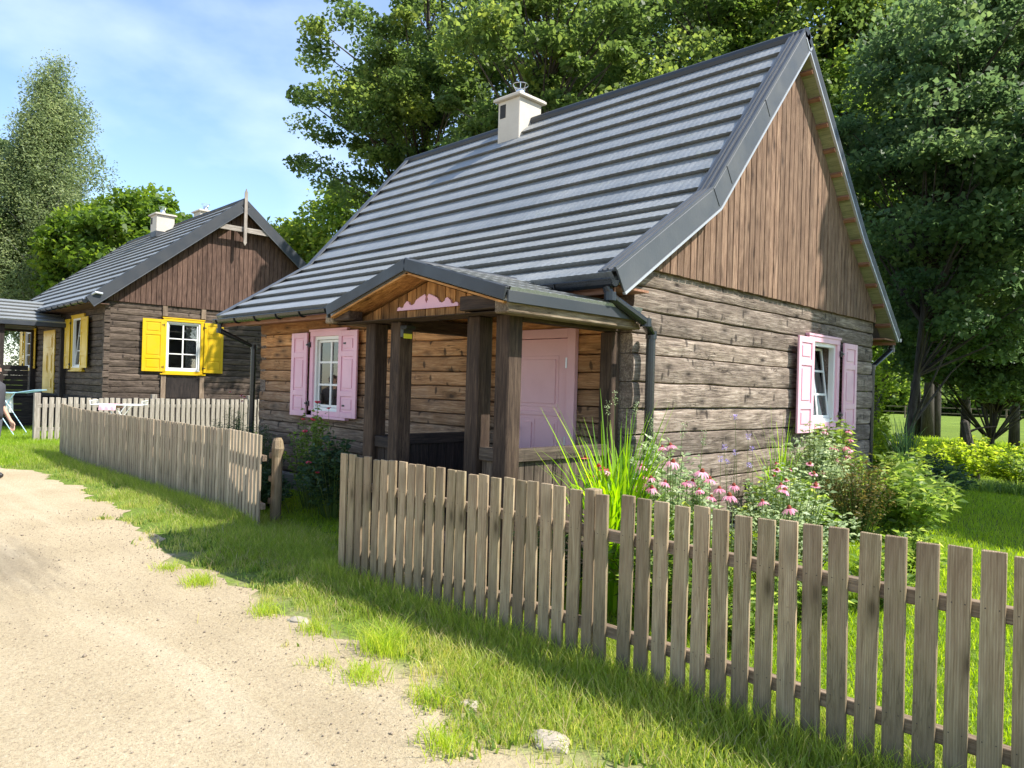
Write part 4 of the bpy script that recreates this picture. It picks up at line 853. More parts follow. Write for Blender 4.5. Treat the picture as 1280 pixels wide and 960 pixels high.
def tree(name, label, x, y, h, rx, rz, cz, nclump, per, lsize, mat, trunk_r=.25, bark='bark', lean=(0, 0), cr=.75, flat=.6, seed=1, stems=1, droop=0, taper=0, group=None, cat='tree', low=None, base=0, bright=.0):
    global rng
    rng = np.random.default_rng(seed); rd = random.Random(seed); zb = gzf(x, y); root = thing(name, label, cat, (x, y, zb), group=group)
    # cluster centres: uneven shell with lobes
    C = []
    lob = [(Vector((rd.gauss(0, 1), rd.gauss(0, 1), rd.gauss(0, .8))).normalized(), rd.uniform(.78, 1.18)) for _ in range(14)]
    while len(C) < nclump:
        d = Vector((rd.gauss(0, 1), rd.gauss(0, 1), rd.gauss(0, 1))).normalized(); k = max(l[1]*(.7+.3*max(0, d.dot(l[0]))**2) for l in lob)*.93
        rad = k*(rd.random()**.42); zz = d.z*rz*rad
        wd = 1-taper*max(0, (zz+rz)/(2*rz)) ; p = Vector((lean[0]+d.x*rx*rad*wd, lean[1]+d.y*rx*rad*wd, cz+zz))
        if p.z < (low if low else .5): continue
        C.append(p)
    # trunk(s) and limbs
    mb = MB(); tops = []
    for s_ in range(stems):
        ang = s_*2.4+.5; ox, oy = (0, 0) if stems == 1 else (.35*math.cos(ang), .35*math.sin(ang)); th = min(h*.93, cz+rz*.7); n = 9; pts = []
        for i in range(n+1):
            t = i/n; pts.append(Vector((ox+(lean[0]+ox*3)*t**1.3+.12*rd.uniform(-1, 1)*(i > 1), oy+(lean[1]+oy*3)*t**1.3+.12*rd.uniform(-1, 1)*(i > 1), -.1+th*t)))
        rad = [trunk_r*(1.45 if i == 0 else (1.12 if i == 1 else (1-.85*i/n))) for i in range(n+1)]; mb.tube(pts, rad, 10); tops.append(pts)
    tr_ = mb.build('trunk', M[bark], root, smooth=True)
    mb = MB()
    for p in (C if nclump < 200 else C[::2]):
        pts = tops[rd.randrange(stems)]; zt = max(1.2, p.z-rd.uniform(.25, .6)*math.hypot(p.x-lean[0], p.y-lean[1])-.4); k = min(len(pts)-1, max(1, int(zt/(pts[-1].z)*(len(pts)-1)))); a = pts[k]
        mid = a.lerp(p, .5)+Vector((rd.uniform(-.2, .2), rd.uniform(-.2, .2), rd.uniform(.0, .35))); L = (p-a).length; r1 = min(trunk_r*.4, .018+.011*L)
        mb.tube([a, a.lerp(mid, .55), mid, mid.lerp(p, .6), p], [r1, r1*.8, r1*.55, r1*.32, .008], 5, cap=False)
    mb.build('branches', M[bark], root, recalc=False)
    C = np.array([tuple(c) for c in C]); n = nclump*per; ci = np.repeat(np.arange(nclump), per); cs = rng.uniform(.6, 1.25, nclump)[ci]*cr
    off = unit(n)*(rng.uniform(0, 1, n)**.5)[:, None]*cs[:, None]; off[:, 2] *= flat
    if droop: off[:, 2] -= droop*rng.uniform(0, 1, n)**1.5
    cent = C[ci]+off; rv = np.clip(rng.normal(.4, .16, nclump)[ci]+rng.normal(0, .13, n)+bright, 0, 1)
    V, F, r_ = leaves(cent, np.full(n, lsize), rv, up=.35, asp=.85 if not droop else .5)
    npmesh('crown', V, F, r_, M[mat], root); return root
tree('maple_tree', 'tall dark green maple behind the chimney with its crown reaching left over the far gable', -20.2, 13.4, 21, 6.0, 7.6, 12.8, 200, 330, .155, 'maple', .34, seed=3, cr=.92, flat=.5, bright=.08)
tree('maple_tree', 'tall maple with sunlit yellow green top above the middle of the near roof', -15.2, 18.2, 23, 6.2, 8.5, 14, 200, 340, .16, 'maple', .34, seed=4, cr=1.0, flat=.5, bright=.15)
tree('maple_tree', 'nearest dark maple directly behind the chimney of the pink house', -10.6, 10.2, 15.5, 3.6, 5.0, 10.0, 105, 280, .15, 'maple', .24, seed=33, cr=.72, flat=.5, low=5, bright=.08)
tree('maple_tree', 'tall dense maple right behind the gable peak of the pink shuttered house', -8.4, 17.6, 20, 5.6, 7.8, 12, 190, 320, .145, 'maple', .32, seed=5, cr=1.1, bright=.1)
tree('maple_tree', 'bright green topped tree rising just right of the roof peak', -5.6, 18.6, 19, 4.8, 7.4, 11.4, 220, 280, .16, 'maple2', .2, seed=6, cr=1.0)
tree('ash_tree', 'dark bluish leaning tree beside the right corner of the near house', -.95, 10.9, 10.8, 2.9, 4.8, 6.3, 290, 230, .11, 'darkleaf', .082, seed=7, lean=(.8, .9), cr=.7, flat=.45, low=2.5, bright=.08)
tree('ash_tree', 'dark drooping tree filling the right edge of the picture', -1.2, 22.6, 15.5, 4.4, 7.2, 8.6, 330, 260, .15, 'darkleaf', .12, seed=8, cr=.95, flat=.5, low=2.2, bright=.08)
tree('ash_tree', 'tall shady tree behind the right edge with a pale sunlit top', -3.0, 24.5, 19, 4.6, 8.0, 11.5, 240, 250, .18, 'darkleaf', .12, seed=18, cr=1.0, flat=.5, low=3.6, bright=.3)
tree('willow_tree', 'old thick willow with several stems standing on the bright meadow', -5.7, 29.6, 16, 5.5, 6, 10.0, 130, 220, .22, 'maple2', .19, seed=9, stems=3, cr=1.3, low=4.6)
tree('birch_tree', 'tall pale green birch with feathery hanging twigs at the far left', -44.6, 5.6, 22.5, 5.8, 11, 11.2, 420, 240, .15, 'birchleaf', .22, 'birch_bark', seed=10, cr=1.0, droop=1.5, taper=.86, low=.8)
tree('lime_tree', 'round dark maple hidden behind the left side of the birch', -49.5, 3.6, 16, 5.2, 6.5, 8.5, 150, 220, .32, 'maple', .3, seed=16, cr=1.3)
tree('lime_tree', 'rounded fresh green tree behind the roof of the dark house', -39.2, 8.4, 13, 4.8, 5.6, 7.2, 190, 230, .27, 'lime', .26, seed=11, cr=1.15)
tree('lime_tree', 'second fresh green tree left of the far chimneys', -43.5, 12.5, 12.5, 4.6, 5.2, 6.6, 130, 220, .28, 'lime', .26, seed=12, cr=1.15)
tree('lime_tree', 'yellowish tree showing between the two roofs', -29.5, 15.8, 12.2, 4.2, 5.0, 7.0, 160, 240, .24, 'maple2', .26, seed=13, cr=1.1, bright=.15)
tree('lime_tree', 'small treetop just above the ridge of the dark house', -45, 19.5, 13.5, 4.2, 5.0, 7.6, 110, 200, .3, 'lime', .26, seed=14, cr=1.2)
# trees outside the frame on the sun side: they shade the lawn and the right half of the gable
tree('maple_tree', 'slim tall maple off to the right whose shade falls on the gable', 5.0, 9.3, 16, 2.0, 5.0, 10.6, 150, 260, .2, 'maple', .18, seed=31, cr=.7, low=5)
tree('maple_tree', 'round maple off to the right whose shade falls on the back of the lawn', 7.3, 8.9, 9.2, 3.1, 3.0, 6.0, 170, 260, .2, 'maple', .2, seed=32, cr=.9)
tree('ash_tree', 'low dark leafy tree filling the right edge above the undergrowth', -.5, 16.0, 7.6, 3.0, 3.0, 4.1, 430, 240, .105, 'darkleaf', .07, seed=34, cr=.72, flat=.55, low=1.6, bright=.05)
tree('ash_tree', 'light green small tree seen past the far house corner', -11.8, 42, 12, 4.4, 5.2, 6.0, 150, 200, .24, 'maple2', .2, seed=35, cr=1.2, low=1.2)
# far treeline and field
def fartree(x, y, h, r_, mat, label, seed): tree('field_tree', label, x, y, h, r_, h*.5, h*.48, 60, 120, .5, mat, .25, seed=seed, cr=1.5, group='trees along the far side of the meadow')
for k in range(15):
    xx = -70+k*6.1; fartree(xx, 92+6*math.sin(k*2.1), 9+3*math.sin(k*1.7), 4.2, ('maple2', 'maple', 'lime')[k % 3], 'distant tree along the far side of the meadow', 50+k)
fartree(-20, 44, 8, 2.8, 'maple2', 'small tree on the meadow left of the willow', 80)
for k in range(5): fartree(-24.5+k*3.1, 78+k*.7, 3.4+.5*math.sin(k*2), 2.0, ('maple', 'maple2')[k % 2], 'low rounded hedge tree before the sand coloured building', 90+k)
fd = thing('farm_building', 'low sand coloured building seen through the leaves beyond the meadow', 'building', (-19.5, 88, 0), .2)
mb = MB(); mb.box(-5.5, 5.5, -3, 3, 0, 2.4, 'x'); mb.build('wall', M['sandwall'], fd); mb = MB(); mb.prism([(-3.4, 2.4), (3.4, 2.4), (0, 4.2)], -5.8, 5.8, lambda a, z, n: (n, a, z)); mb.build('roof', M['sandwall'], fd)
mf = thing('field_fence', 'low pale rail fence along the far edge of the meadow', 'fence', (-40, 62, 0))
for k in range(28): mb = MB(); mb.box(k*2.4-.05, k*2.4+.05, -.05, .05, 0, 1.0, 'z'); mb.build('post', M['rail'], mf)
for z in (.5, .95): mb = MB(); mb.box(-.1, 65, .051, .09, z-.035, z+.035, 'x'); mb.build('rail', M['rail'], mf)
st = thing('tree_stump', 'bare leaning dead stem standing in the undergrowth by the meadow', 'stump', (.06, 11.6, gzf(.06, 11.6)), 0)
mb = MB(); mb.tube([(.05, 0, -.1), (.02, 0, .4), (-.1, .05, .9), (-.15, .05, 1.15), (-.13, .05, 1.2)], [.13, .10, .085, .08, .04], 8); mb.tube([(-.1, .05, .95), (.1, .1, 1.05), (.4, .1, 1.1)], [.03, .02, .01], 5); mb.build('stem', M['bark'], st)

def bush(name, label, x, y, rx, ry, h, n, ls, mat, asp=.45, up=.1, ground=.0, stems=14, cat='bush', narrow=False, seed=1, tip=None, dens=.5, group=None, bright=0):
    """stems fan out from the ground and carry leaves along them"""
    global rng
    rng = np.random.default_rng(seed); zb = gzf(x, y); root = thing(name, label, cat, (x, y, zb), group=group); mb = MB(); cen = []; al = []
    for s_ in range(stems):
        a = rng.uniform(0, 2*np.pi); q = rng.uniform(0, 1)**.6; e_ = Vector((rx*q*math.cos(a), ry*q*math.sin(a), h*(1-.45*q**2)*rng.uniform(.75, 1.08)))
        b_ = Vector((e_.x*.25, e_.y*.25, 0)); mid = b_.lerp(e_, .5)+Vector((e_.x*.05, e_.y*.05, h*.1)); pts = [b_, b_.lerp(mid, .6), mid, mid.lerp(e_, .6), e_]
        mb.tube(pts, [.006, .005, .004, .003, .002], 4, cap=False)
        m_ = max(3, int(n/stems))
        for i in range(m_):
            t = rng.uniform(.12, 1.02)**.8*(len(pts)-1); k = min(len(pts)-2, int(t)); p = pts[k].lerp(pts[k+1], t-k)
            az = rng.uniform(0, 2*np.pi); d = Vector((math.cos(az), math.sin(az), rng.uniform(-.15, .8))).normalized(); cen.append(p+d*ls*.5+Vector(rng.normal(0, .02, 3))); al.append(d)
    mb.build('stems', M['stem'], root, recalc=False)
    cen = np.array([tuple(c) for c in cen]); al = np.array([tuple(c) for c in al])
    V, F, r_ = leaves(cen, np.full(len(cen), ls), np.clip(rng.normal(.45, .22, len(cen))+bright, 0, 1), up=up, asp=asp, along=al)
    npmesh('foliage', V, F, r_, M[mat], root); return root
def strap(name, label, x, y, n, h, spread, w, mat, seed=1, cat='ornamental grass', arch=.8):
    """clump of long arching blades"""
    global rng
    rng = np.random.default_rng(seed); zb = gzf(x, y); root = thing(name, label, cat, (x, y, zb)); V = []; F = []; rv = []
    for i in range(n):
        a = rng.uniform(0, 2*np.pi); L = h*rng.uniform(.55, 1.12); ou = spread*rng.uniform(.05, 1)**.8; bx, by = rng.normal(0, .06, 2); ww = w*rng.uniform(.6, 1.2); pa = a+np.pi/2; r1 = float(np.clip(rng.normal(.45, .25), 0, 1)); k0 = len(V); S = 8
        dr_ = rng.uniform(.0, arch)
        for s_ in range(S+1):
            t = s_/S; rr_ = ou*t**1.6; z = L*(t-dr_*.42*t**3.2); wd = ww*(1-t**2.2)*.5+.0008; cx_, cy_ = bx+rr_*np.cos(a), by+rr_*np.sin(a)
            V += [(cx_-wd*np.cos(pa), cy_-wd*np.sin(pa), z), (cx_+wd*np.cos(pa), cy_+wd*np.sin(pa), z)]; rv += [r1, r1]
        F += [(k0+2*s_, k0+2*s_+1, k0+2*s_+3, k0+2*s_+2) for s_ in range(S)]
    npmesh('blades', np.array(V), F, rv, M[mat], root); return root
# along the front of the near house
strap('ornamental_grass', 'tall bright green reed-like grass clump in front of the porch side', .60, -1.0, 380, 1.45, .62, .026, 'reed', 2, arch=1.2)
strap('ornamental_grass', 'drooping striped grass tuft under the pink window', .42, 2.12, 110, 1.28, .36, .011, 'reed', 3, arch=1.6)
strap('ornamental_grass', 'dark green reed clump behind the far corner of the house', -.55, 9.4, 130, 1.3, .6, .02, 'darkshrub', 4)
bush('perennial', 'loose silvery flowering herb right of the tall grass by the corner downpipe', .78, -.62, .42, .4, 1.25, 2400, .06, 'silver', .4, seed=5, stems=60, cat='plant')
bush('perennial', 'silvery grey herb cloud against the gable logs', 1.35, .15, .55, .5, .98, 2600, .045, 'silver', .4, seed=6, stems=80, cat='plant')
bush('perennial', 'leafy green coneflower foliage just behind the picket fence', 1.05, -1.05, .62, .42, .80, 2300, .07, 'shrub', .38, seed=7, stems=70, cat='plant')
bush('perennial', 'low green leaves left of the tall grass near the porch rail', .1, -1.25, .45, .3, .62, 1100, .06, 'darkshrub', .45, seed=8, stems=50, cat='plant')
bush('perennial', 'light green leafy border below the bare log wall', .85, 1.25, .5, .55, .70, 2300, .085, 'shrub', .33, seed=9, stems=70, cat='plant', bright=.1)
bush('bush', 'pale silvery leafed bush in front of the pink window', .62, 2.45, .42, .45, 1.12, 2300, .065, 'silver', .35, seed=10, stems=80)
bush('bush', 'brownish seeding bush in the middle of the gable border', 1.15, 2.25, .36, .36, .86, 2200, .035, 'bronze', .5, seed=11, stems=80)
bush('bush', 'tall green leafy phlox bush under the right pink shutter', .62, 3.05, .42, .4, 1.15, 1700, .085, 'shrub', .35, seed=12, stems=60)
bush('bush', 'light green peony bush near the fence side of the gable border', 1.45, 2.75, .5, .5, .72, 2000, .12, 'shrub', .28, seed=13, stems=60, bright=.12)
bush('bush', 'second peony bush, at the right end of the border', 1.15, 3.8, .55, .5, .78, 2200, .12, 'shrub', .28, seed=14, stems=60, bright=.08)
bush('bush', 'low dark bluish bush on the shaded lawn edge', .95, 5.3, .62, .55, .72, 2000, .10, 'darkshrub', .2, seed=15, stems=70)
for i, (x, y, s_) in enumerate([(1.9, 1.2, .32), (1.7, -.3, .3), (2.0, .4, .26), (1.6, -.95, .3)]):
    bush('perennial', ['low sunny leaf cushion on the lawn edge before the brown bush', 'low green cushion between herb cloud and fence', 'small leaf cushion at the lawn edge, front row', 'small green plant right behind the pickets beside the coneflowers'][i], x, y, s_, s_, .42, 700, .07, 'shrub', .35, seed=20+i, stems=30, cat='plant', bright=.1)
# left of the porch
bush('bush', 'feathery dark bush right of the left downpipe', -6.6, -.62, .5, .38, 1.12, 3200, .05, 'darkshrub', .16, seed=30, stems=90)
bush('bush', 'feathery dark bush below the front window', -5.75, -.6, .45, .38, 1.0, 3000, .05, 'darkshrub', .18, seed=31, stems=90)
bush('rose_bush', 'leafy rose bush with a few red flowers beside the porch', -3.65, -.72, .5, .4, .95, 1900, .06, 'darkshrub', .6, seed=32, stems=60)
bush('rose_bush', 'tall thin rose climbing in front of the front window', -4.35, -.62, .42, .32, 1.25, 1300, .05, 'shrub', .6, seed=33, stems=40, bright=-.15)
bush('bush', 'low dark leafy plants at the garden gap', -4.9, -.95, .7, .3, .5, 1900, .06, 'darkshrub', .5, seed=34, stems=60)
bush('bush', 'low dark leaves at the foot of the feathery bushes', -6.2, -1.0, .8, .25, .5, 1800, .06, 'darkshrub', .5, seed=35, stems=60)
bush('bush', 'thin weedy bush behind the pale fence', -7.6, -.75, .4, .35, .8, 900, .05, 'darkshrub', .4, seed=36, stems=40)
# undergrowth to the right, lit from behind
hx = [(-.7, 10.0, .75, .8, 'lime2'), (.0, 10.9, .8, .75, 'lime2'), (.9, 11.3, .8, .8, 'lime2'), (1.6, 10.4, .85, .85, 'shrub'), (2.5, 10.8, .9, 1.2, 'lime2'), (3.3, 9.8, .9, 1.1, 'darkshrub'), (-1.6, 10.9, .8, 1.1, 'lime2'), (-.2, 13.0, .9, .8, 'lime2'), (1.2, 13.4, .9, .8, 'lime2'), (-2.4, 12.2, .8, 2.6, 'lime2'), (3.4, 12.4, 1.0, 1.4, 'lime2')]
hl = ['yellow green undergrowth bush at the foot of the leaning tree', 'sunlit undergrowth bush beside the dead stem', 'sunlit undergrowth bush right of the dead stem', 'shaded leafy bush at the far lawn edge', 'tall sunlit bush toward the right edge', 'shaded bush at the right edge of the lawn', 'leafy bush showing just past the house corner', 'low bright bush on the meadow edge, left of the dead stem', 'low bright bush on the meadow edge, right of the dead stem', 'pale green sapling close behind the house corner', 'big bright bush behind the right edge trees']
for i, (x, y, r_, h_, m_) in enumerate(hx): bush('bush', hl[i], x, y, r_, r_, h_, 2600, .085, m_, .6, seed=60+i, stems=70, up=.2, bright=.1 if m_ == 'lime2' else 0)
# leafy strip added where the far lawn is only grass in shade
PI_ = scatter(-.4, 3.6, 8.3, 9.6, 900); blades('shaded_edge_grass', PI_, .16, .02, 1.1, M['shrub'], 'low leafy strip added for the shaded grass along the far edge of the lawn')
PM = np.concatenate([scatter(-14, 8, 13.5, 26, 130)]); blades('meadow_grass', PM, .22, .02, .6, M['lawn'], 'bright meadow grass beyond the garden', yel=.12)

# ------------------------------------------------------------------ flowers
def cone_mesh():
    mb = MB(); mb.lathe([(.003, .022), (.009, .018), (.014, .009), (.015, 0), (.012, -.006), (.004, -.009)][::-1], (0, 0, 0), 10); return mb
def petals_mb(n, L, w, droop, seed):
    rd = random.Random(seed); mb = MB()
    for i in range(n):
        a = 2*math.pi*i/n+rd.uniform(-.1, .1); ca, sa = math.cos(a), math.sin(a); dz = droop*rd.uniform(.7, 1.3); V = []
        for t, wd in ((0, .5), (.4, 1), (.8, .9), (1, .35)):
            rr_ = .010+L*t; z = -dz*t*t*L; V += [(rr_*ca-wd*w/2*-sa, rr_*sa-wd*w/2*ca, z), (rr_*ca+wd*w/2*-sa, rr_*sa+wd*w/2*ca, z)]
        mb.add(V, [(0, 1, 3, 2), (2, 3, 5, 4), (4, 5, 7, 6)], r=rd.random())
    return mb
protos_f = {}
def flower(root, kind, x, y, z, seed):
    """x,y,z relative to the plant; cone carries its petals"""
    if kind not in protos_f:
        c = cone_mesh().build('tmp', M['cone'], None, smooth=True).data
        pp = {'cone': (13, .040, .014, .75, 'petal'), 'bee': (26, .030, .009, .2, 'redpetal'), 'rose': (18, .026, .022, -.5, 'rose'), 'white': (16, .024, .012, .2, 'petal')}[kind]
        ps = [petals_mb(pp[0], pp[1], pp[2], pp[3], q).build('tmp', M[pp[4]], None, recalc=False).data for q in range(4)]
        for o_ in [o_ for o_ in COL.objects if o_.name.startswith('tmp')]: bpy.data.objects.remove(o_)
        protos_f[kind] = (c, ps)
    c, ps = protos_f[kind]; o = bpy.data.objects.new('flower_head', c); COL.objects.link(o); o.parent = root; o.location = (x, y, z); rd = random.Random(seed)
    o.rotation_euler = (rd.uniform(-.3, .3), rd.uniform(-.3, .3), rd.uniform(0, 6)); s_ = rd.uniform(.72, 1.1); o.scale = (s_, s_, s_)
    p = bpy.data.objects.new('petals', ps[rd.randrange(4)]); COL.objects.link(p); p.parent = o
def stems_to(root, pts, r_=.0028, spread=.25, mat='stem'):
    mb = MB(); rd = random.Random(len(pts)*7)
    for (x, y, z) in pts:
        bx, by = x*(1-spread)+rd.uniform(-.05, .05), y*(1-spread)+rd.uniform(-.05, .05); mb.tube([(bx, by, 0), ((bx+x)/2+.01, (by+y)/2, z*.5), (x, y, z-.008)], [r_*1.4, r_, r_*.8], 5, cap=False)
    mb.each('stem', M[mat], root, recalc=False)
def flowers(name, label, bx, by, pts, kind, cat='flower'):
    zb = gzf(bx, by); root = thing(name, label, cat, (bx, by, zb)); loc = [(x-bx, y-by, z-zb) for x, y, z in pts]; stems_to(root, loc)
    for i, q in enumerate(loc): flower(root, kind, *q, seed=i*13+int(bx*100))
    return root
A_ = [(.94, -.95, 1.21), (1.02, -.97, 1.23), (1.0, -.9, 1.11)]; B_ = [(.77, -.95, 1.06), (.88, -.99, .99), (.79, -1.02, .93), (.75, -.9, .98), (.82, -1.0, .95), (.93, -1.05, .93), (.99, -.98, .97)]
C_ = [(1.26, -.95, 1.07), (1.13, -.93, .98), (1.2, -.97, 1.0), (1.29, -.9, 1.02), (1.27, -1.0, .95)]; D_ = [(1.39, -.95, .97), (1.49, -1.0, .94), (1.37, -1.02, .92), (1.44, -.85, .99)]
flowers('coneflower', 'three tall pink coneflowers nearest the corner downpipe', .98, -.85, A_, 'cone'); flowers('coneflower', 'cluster of pink coneflowers just right of the tall grass', .86, -.92, B_, 'cone')
flowers('coneflower', 'cluster of salmon pink coneflowers in the middle of the fence border', 1.24, -.9, C_, 'cone'); flowers('coneflower', 'coneflowers at the right end of the fence border', 1.42, -.9, D_, 'cone')
flowers('coneflower', 'single pale coneflower left of the tall grass', .42, -1.0, [(.44, -.98, .97), (.50, -1.0, 1.0)], 'cone'); flowers('bee_balm', 'shaggy red flowers left of the tall grass', .47, -1.12, [(.41, -1.15, 1.1), (.58, -1.15, 1.03), (.46, -1.15, .97), (.52, -1.13, 1.05)], 'bee')
flowers('coneflower', 'tall dark pink coneflowers before the right pink shutter', .72, 3.05, [(.75, 3.09, 1.22), (.75, 3.12, 1.13), (.75, 3.14, 1.01), (.75, 2.97, 1.05), (.77, 3.02, 1.03)], 'cone')
flowers('coneflower', 'coneflowers under the white sill of the gable window', .7, 2.6, [(.75, 2.43, 1.23), (.75, 2.71, 1.05), (.75, 2.76, .92), (.75, 2.38, .81), (.75, 2.66, 1.06)], 'cone')
flowers('coneflower', 'dense pink coneflower group at the right of the gable border', .74, 3.15, [(.75, 2.99, .92), (.75, 3.18, .87), (.75, 3.38, .87), (.79, 3.1, .88), (.78, 3.28, .86), (.75, 3.05, .95)], 'cone')
flowers('rose', 'red roses low beside the porch', -3.7, -.75, [(-3.79, -.98, .66), (-3.62, -.98, .57), (-4.4, -1.05, .35)], 'rose'); flowers('rose', 'pink roses in front of the front window', -4.1, -.72, [(-4.11, -.7, 1.35), (-3.85, -.7, 1.29), (-4.26, -.8, 1.14), (-4.12, -.85, 1.0), (-3.95, -.85, 1.15)], 'rose')
flowers('cosmos', 'thin tall pale flowers in front of the left downpipe', -6.35, -.7, [(-6.5, -.7, 1.42), (-6.14, -.7, 1.38), (-6.05, -.7, 1.36), (-6.2, -.66, 1.3)], 'white')
flowers('coneflower', 'small coneflower clump low behind the pickets under the herb cloud', 1.7, -.75, [(1.62, -.8, .9), (1.72, -.7, .98), (1.8, -.8, .88), (1.66, -.62, 1.0)], 'cone')
flowers('phlox', 'pale pink phlox heads at the foot of the gable wall', 1.15, .95, [(1.05, .9, .95), (1.2, 1.05, .92), (1.3, .85, .86), (1.1, 1.2, .99), (1.0, .7, .9)], 'white')
flowers('phlox', 'scattered pale flowers among the silvery herbs', 1.4, .2, [(1.3, .1, 1.02), (1.5, .3, 1.0), (1.42, .0, .96), (1.2, .3, 1.05), (1.6, .1, .93)], 'white')
def spikes(name, label, bx, by, pts, mat, L=.12, cat='flower'):
    zb = gzf(bx, by); root = thing(name, label, cat, (bx, by, zb)); loc = [(x-bx, y-by, z-zb) for x, y, z in pts]; stems_to(root, loc, .002, .15)
    cen = np.concatenate([np.array([q])+np.stack([rng.normal(0, .012, 46), rng.normal(0, .012, 46), rng.uniform(-L, .02, 46)], 1) for q in loc]); V, F, r_ = leaves(cen, np.full(len(cen), .011), rng.uniform(0, 1, len(cen)), up=.1)
    npmesh('blossom', V, F, r_, M[mat], root)
spikes('verbena', 'thin lilac flower heads swaying before the gable logs', .5, .95, [(.5, .94, 1.39), (.5, 1.21, 1.2), (.5, .75, 1.12), (.45, 1.05, 1.05), (.55, .6, 1.02), (.5, 1.3, 1.08), (.48, .85, .98), (.62, 1.0, .95)], 'lavender', .03)
spikes('obedient_plant', 'pale flower spikes standing above the tall grass', .3, -.6, [(.26, -.6, 1.58), (.19, -.6, 1.5), (.46, -.6, 1.50), (.55, -.5, 1.38), (.8, -.45, 1.35), (.95, -.4, 1.3)], 'silver', .1)

# ------------------------------------------------------------------ laundry airers and the passer-by
def airer(name, label, x, y, rz, frame_m, cloths, z=1.0, wg=.9):
    root = thing(name, label, 'clothes airer', (x, y, gzf(x, y)), rz); mb = MB()
    for sy in (-.28, .28):
        mb.tube([(-.5, sy, 0), (.18, sy, z)], .011, 7); mb.tube([(.5, sy, 0), (-.18, sy, z)], .011, 7)
    mb.tube([(-.5, -.28, .02), (-.5, .28, .02)], .01, 6); mb.tube([(.5, -.28, .02), (.5, .28, .02)], .01, 6); mb.build('leg_frame', frame_m, root)
    mb = MB(); ring = [(-wg, -.28, z+.08), (-.45, -.28, z), (.45, -.28, z), (wg, -.28, z+.08), (wg, .28, z+.08), (.45, .28, z), (-.45, .28, z), (-wg, .28, z+.08), (-wg, -.28, z+.08)]
    mb.tube(ring, .011, 7)
    for k in range(9): yy = -.22+k*.055; mb.tube([(-wg, yy, z+.08), (-.45, yy, z), (.45, yy, z), (wg, yy, z+.08)], .004, 5)
    mb.build('drying_rack', frame_m, root)
    for (cx_, cw, cl, mt) in cloths:
        V = []; F = []; nn = 10
        for i in range(nn+1):
            for j, (yy, zz) in enumerate(((-.32, z-cl), (-.31, z-cl*.5), (-.29, z+.012), (.0, z+.016), (.29, z+.012), (.31, z-cl*.4), (.32, z-cl*.8))): V.append((cx_+cw*(i/nn-.5), yy+.012*math.sin(i*1.9+j), zz))
        for i in range(nn): F += [(i*7+j, i*7+j+1, i*7+j+8, i*7+j+7) for j in range(6)]
        o = npmesh('cloth', np.array(V), F, np.zeros(len(V)), M[mt]); o.parent = None; o.location = root.location; o.rotation_euler = root.rotation_euler
        o.name = 'laundry'; tag(o, ('white sheet' if mt == 'cloth' else 'pink towel')+' hanging on the '+('pale blue' if frame_m == M['bluepl'] else 'white')+' clothes airer', 'laundry')
    return root
airer('clothes_airer', 'pale blue clothes airer on the lawn by the dark porch', -17.25, -1.45, R(50), M['bluepl'], [(.0, .25, .62, 'cloth')], 1.02)
airer('clothes_airer', 'white clothes airer whose top shows above the pale picket fence', -12.0, -.45, R(60), M['white'], [(-.15, .3, .1, 'pinkcloth')], .98, .46)

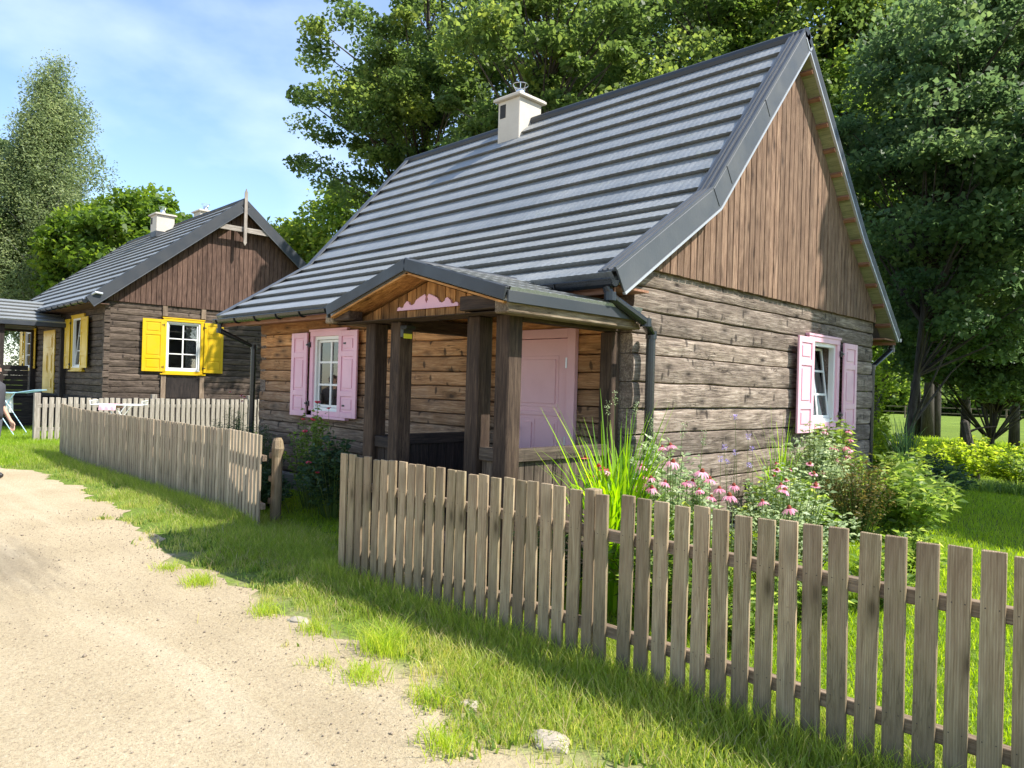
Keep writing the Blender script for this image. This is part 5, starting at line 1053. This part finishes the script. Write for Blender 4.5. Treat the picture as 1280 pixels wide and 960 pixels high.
def person(x, y, rz, label):
    root = thing('person', label, 'person', (x, y, gzf(x, y)), rz)
    J = {'pel': ((0, 0, .95), .15), 'wa': ((0, 0, 1.12), .135), 'ch': ((0, 0, 1.33), .16), 'nk': ((0, .01, 1.50), .06), 'hd': ((0, .02, 1.60), .075), 'hd2': ((0, .025, 1.70), .09), 'top': ((0, .02, 1.76), .06)}
    E = [('pel', 'wa'), ('wa', 'ch'), ('ch', 'nk'), ('nk', 'hd'), ('hd', 'hd2'), ('hd2', 'top')]
    for s, n_ in ((1, 'l'), (-1, 'r')):
        J['hip'+n_] = ((.10*s, 0, .90), .095); J['kn'+n_] = ((.11*s, .03+.06*s, .49), .06); J['an'+n_] = ((.11*s, .0+.12*s, .09), .042); J['toe'+n_] = ((.12*s, .16+.12*s, .04), .035)
        J['sh'+n_] = ((.19*s, 0, 1.40), .062); J['el'+n_] = ((.25*s, -.03, 1.12), .042); J['wr'+n_] = ((.27*s, .10, .88), .028); J['pa'+n_] = ((.275*s, .14, .81), .03)
        E += [('pel', 'hip'+n_), ('hip'+n_, 'kn'+n_), ('kn'+n_, 'an'+n_), ('an'+n_, 'toe'+n_), ('ch', 'sh'+n_), ('sh'+n_, 'el'+n_), ('el'+n_, 'wr'+n_), ('wr'+n_, 'pa'+n_)]
        for k, (dx, dy, L) in enumerate([(-.0, .030, .075), (0, .012, .085), (0, -.006, .078), (0, -.024, .062)]):
            J[f'f{k}a'+n_] = ((.277*s, .14+dy, .775), .0095); J[f'f{k}b'+n_] = ((.268*s, .15+dy, .775-L*.55), .009); J[f'f{k}c'+n_] = ((.25*s, .15+dy, .775-L), .008)
            E += [('pa'+n_, f'f{k}a'+n_), (f'f{k}a'+n_, f'f{k}b'+n_), (f'f{k}b'+n_, f'f{k}c'+n_)]
        J['ta'+n_] = ((.262*s, .175, .825), .011); J['tb'+n_] = ((.25*s, .20, .785), .009); E += [('pa'+n_, 'ta'+n_), ('ta'+n_, 'tb'+n_)]
    names_ = list(J); me = bpy.data.meshes.new('body'); me.from_pydata([J[k][0] for k in names_], [(names_.index(a), names_.index(b_)) for a, b_ in E], [])
    o = bpy.data.objects.new('body', me); COL.objects.link(o); o.modifiers.new('skin', 'SKIN'); sv = me.skin_vertices[0].data
    for i, k in enumerate(names_): sv[i].radius = (J[k][1], J[k][1]*(.8 if k in ('pel', 'wa', 'ch') else 1)); sv[i].use_root = (k == 'pel')
    sb = o.modifiers.new('sub', 'SUBSURF'); sb.levels = 1; sb.render_levels = 1
    dg = bpy.context.evaluated_depsgraph_get(); me2 = bpy.data.meshes.new_from_object(o.evaluated_get(dg)); bpy.data.objects.remove(o)
    me2.materials.clear(); me2.materials.append(M['skin']); body = bpy.data.objects.new('body', me2); COL.objects.link(body); body.parent = root
    me2.polygons.foreach_set('use_smooth', [True]*len(me2.polygons))
    # clothes: offset copies of the parts of the body they cover
    def garment(nm, test, off, mt):
        bm = bmesh.new(); bm.from_mesh(me2); bmesh.ops.delete(bm, geom=[f for f in bm.faces if not test(f.calc_center_median())], context='FACES')
        for v in bm.verts: v.co += v.normal*off
        m3 = bpy.data.meshes.new(nm); bm.to_mesh(m3); bm.free(); m3.materials.clear(); m3.materials.append(mt); g = bpy.data.objects.new(nm, m3); COL.objects.link(g); g.parent = root
        sd_ = g.modifiers.new('solid', 'SOLIDIFY'); sd_.thickness = .006
    garment('shirt', lambda c: (c.z > .93 and abs(c.x) < .19 and c.z < 1.50) or (abs(c.x) >= .17 and 1.10 < c.z < 1.48), .016, M['shirt'])
    garment('trousers', lambda c: .12 < c.z < .97 and abs(c.x) < .215, .014, M['trouser'])
    garment('shoes', lambda c: c.z <= .12 and abs(c.x) < .25, .008, M['black'])
    garment('hair', lambda c: c.z > 1.70 or (c.z > 1.58 and c.y < .0 and abs(c.x) < .12), .012, M['hair'])
    mb = MB(); mb.prism([(-.012, 1.625), (.012, 1.625), (.006, 1.665), (-.006, 1.665)], .10, .128, lambda a, z, n: (a, n, z)); mb.box(-.022, .022, .096, .104, 1.592, 1.60, 'x')
    for s in (-1, 1): mb.lathe([(.002, -.008), (.009, -.004), (.009, .004), (.002, .008)], (.034*s, .098, 1.672), 8); mb.box(.088*s-.008, .088*s+.008, .0, .03, 1.64, 1.69, 'z')
    mb.build('face', M['skin'], root, smooth=False)
person(-9.77, -2.96, R(-45), 'person in a dark shirt at the left edge with one bare forearm in view')
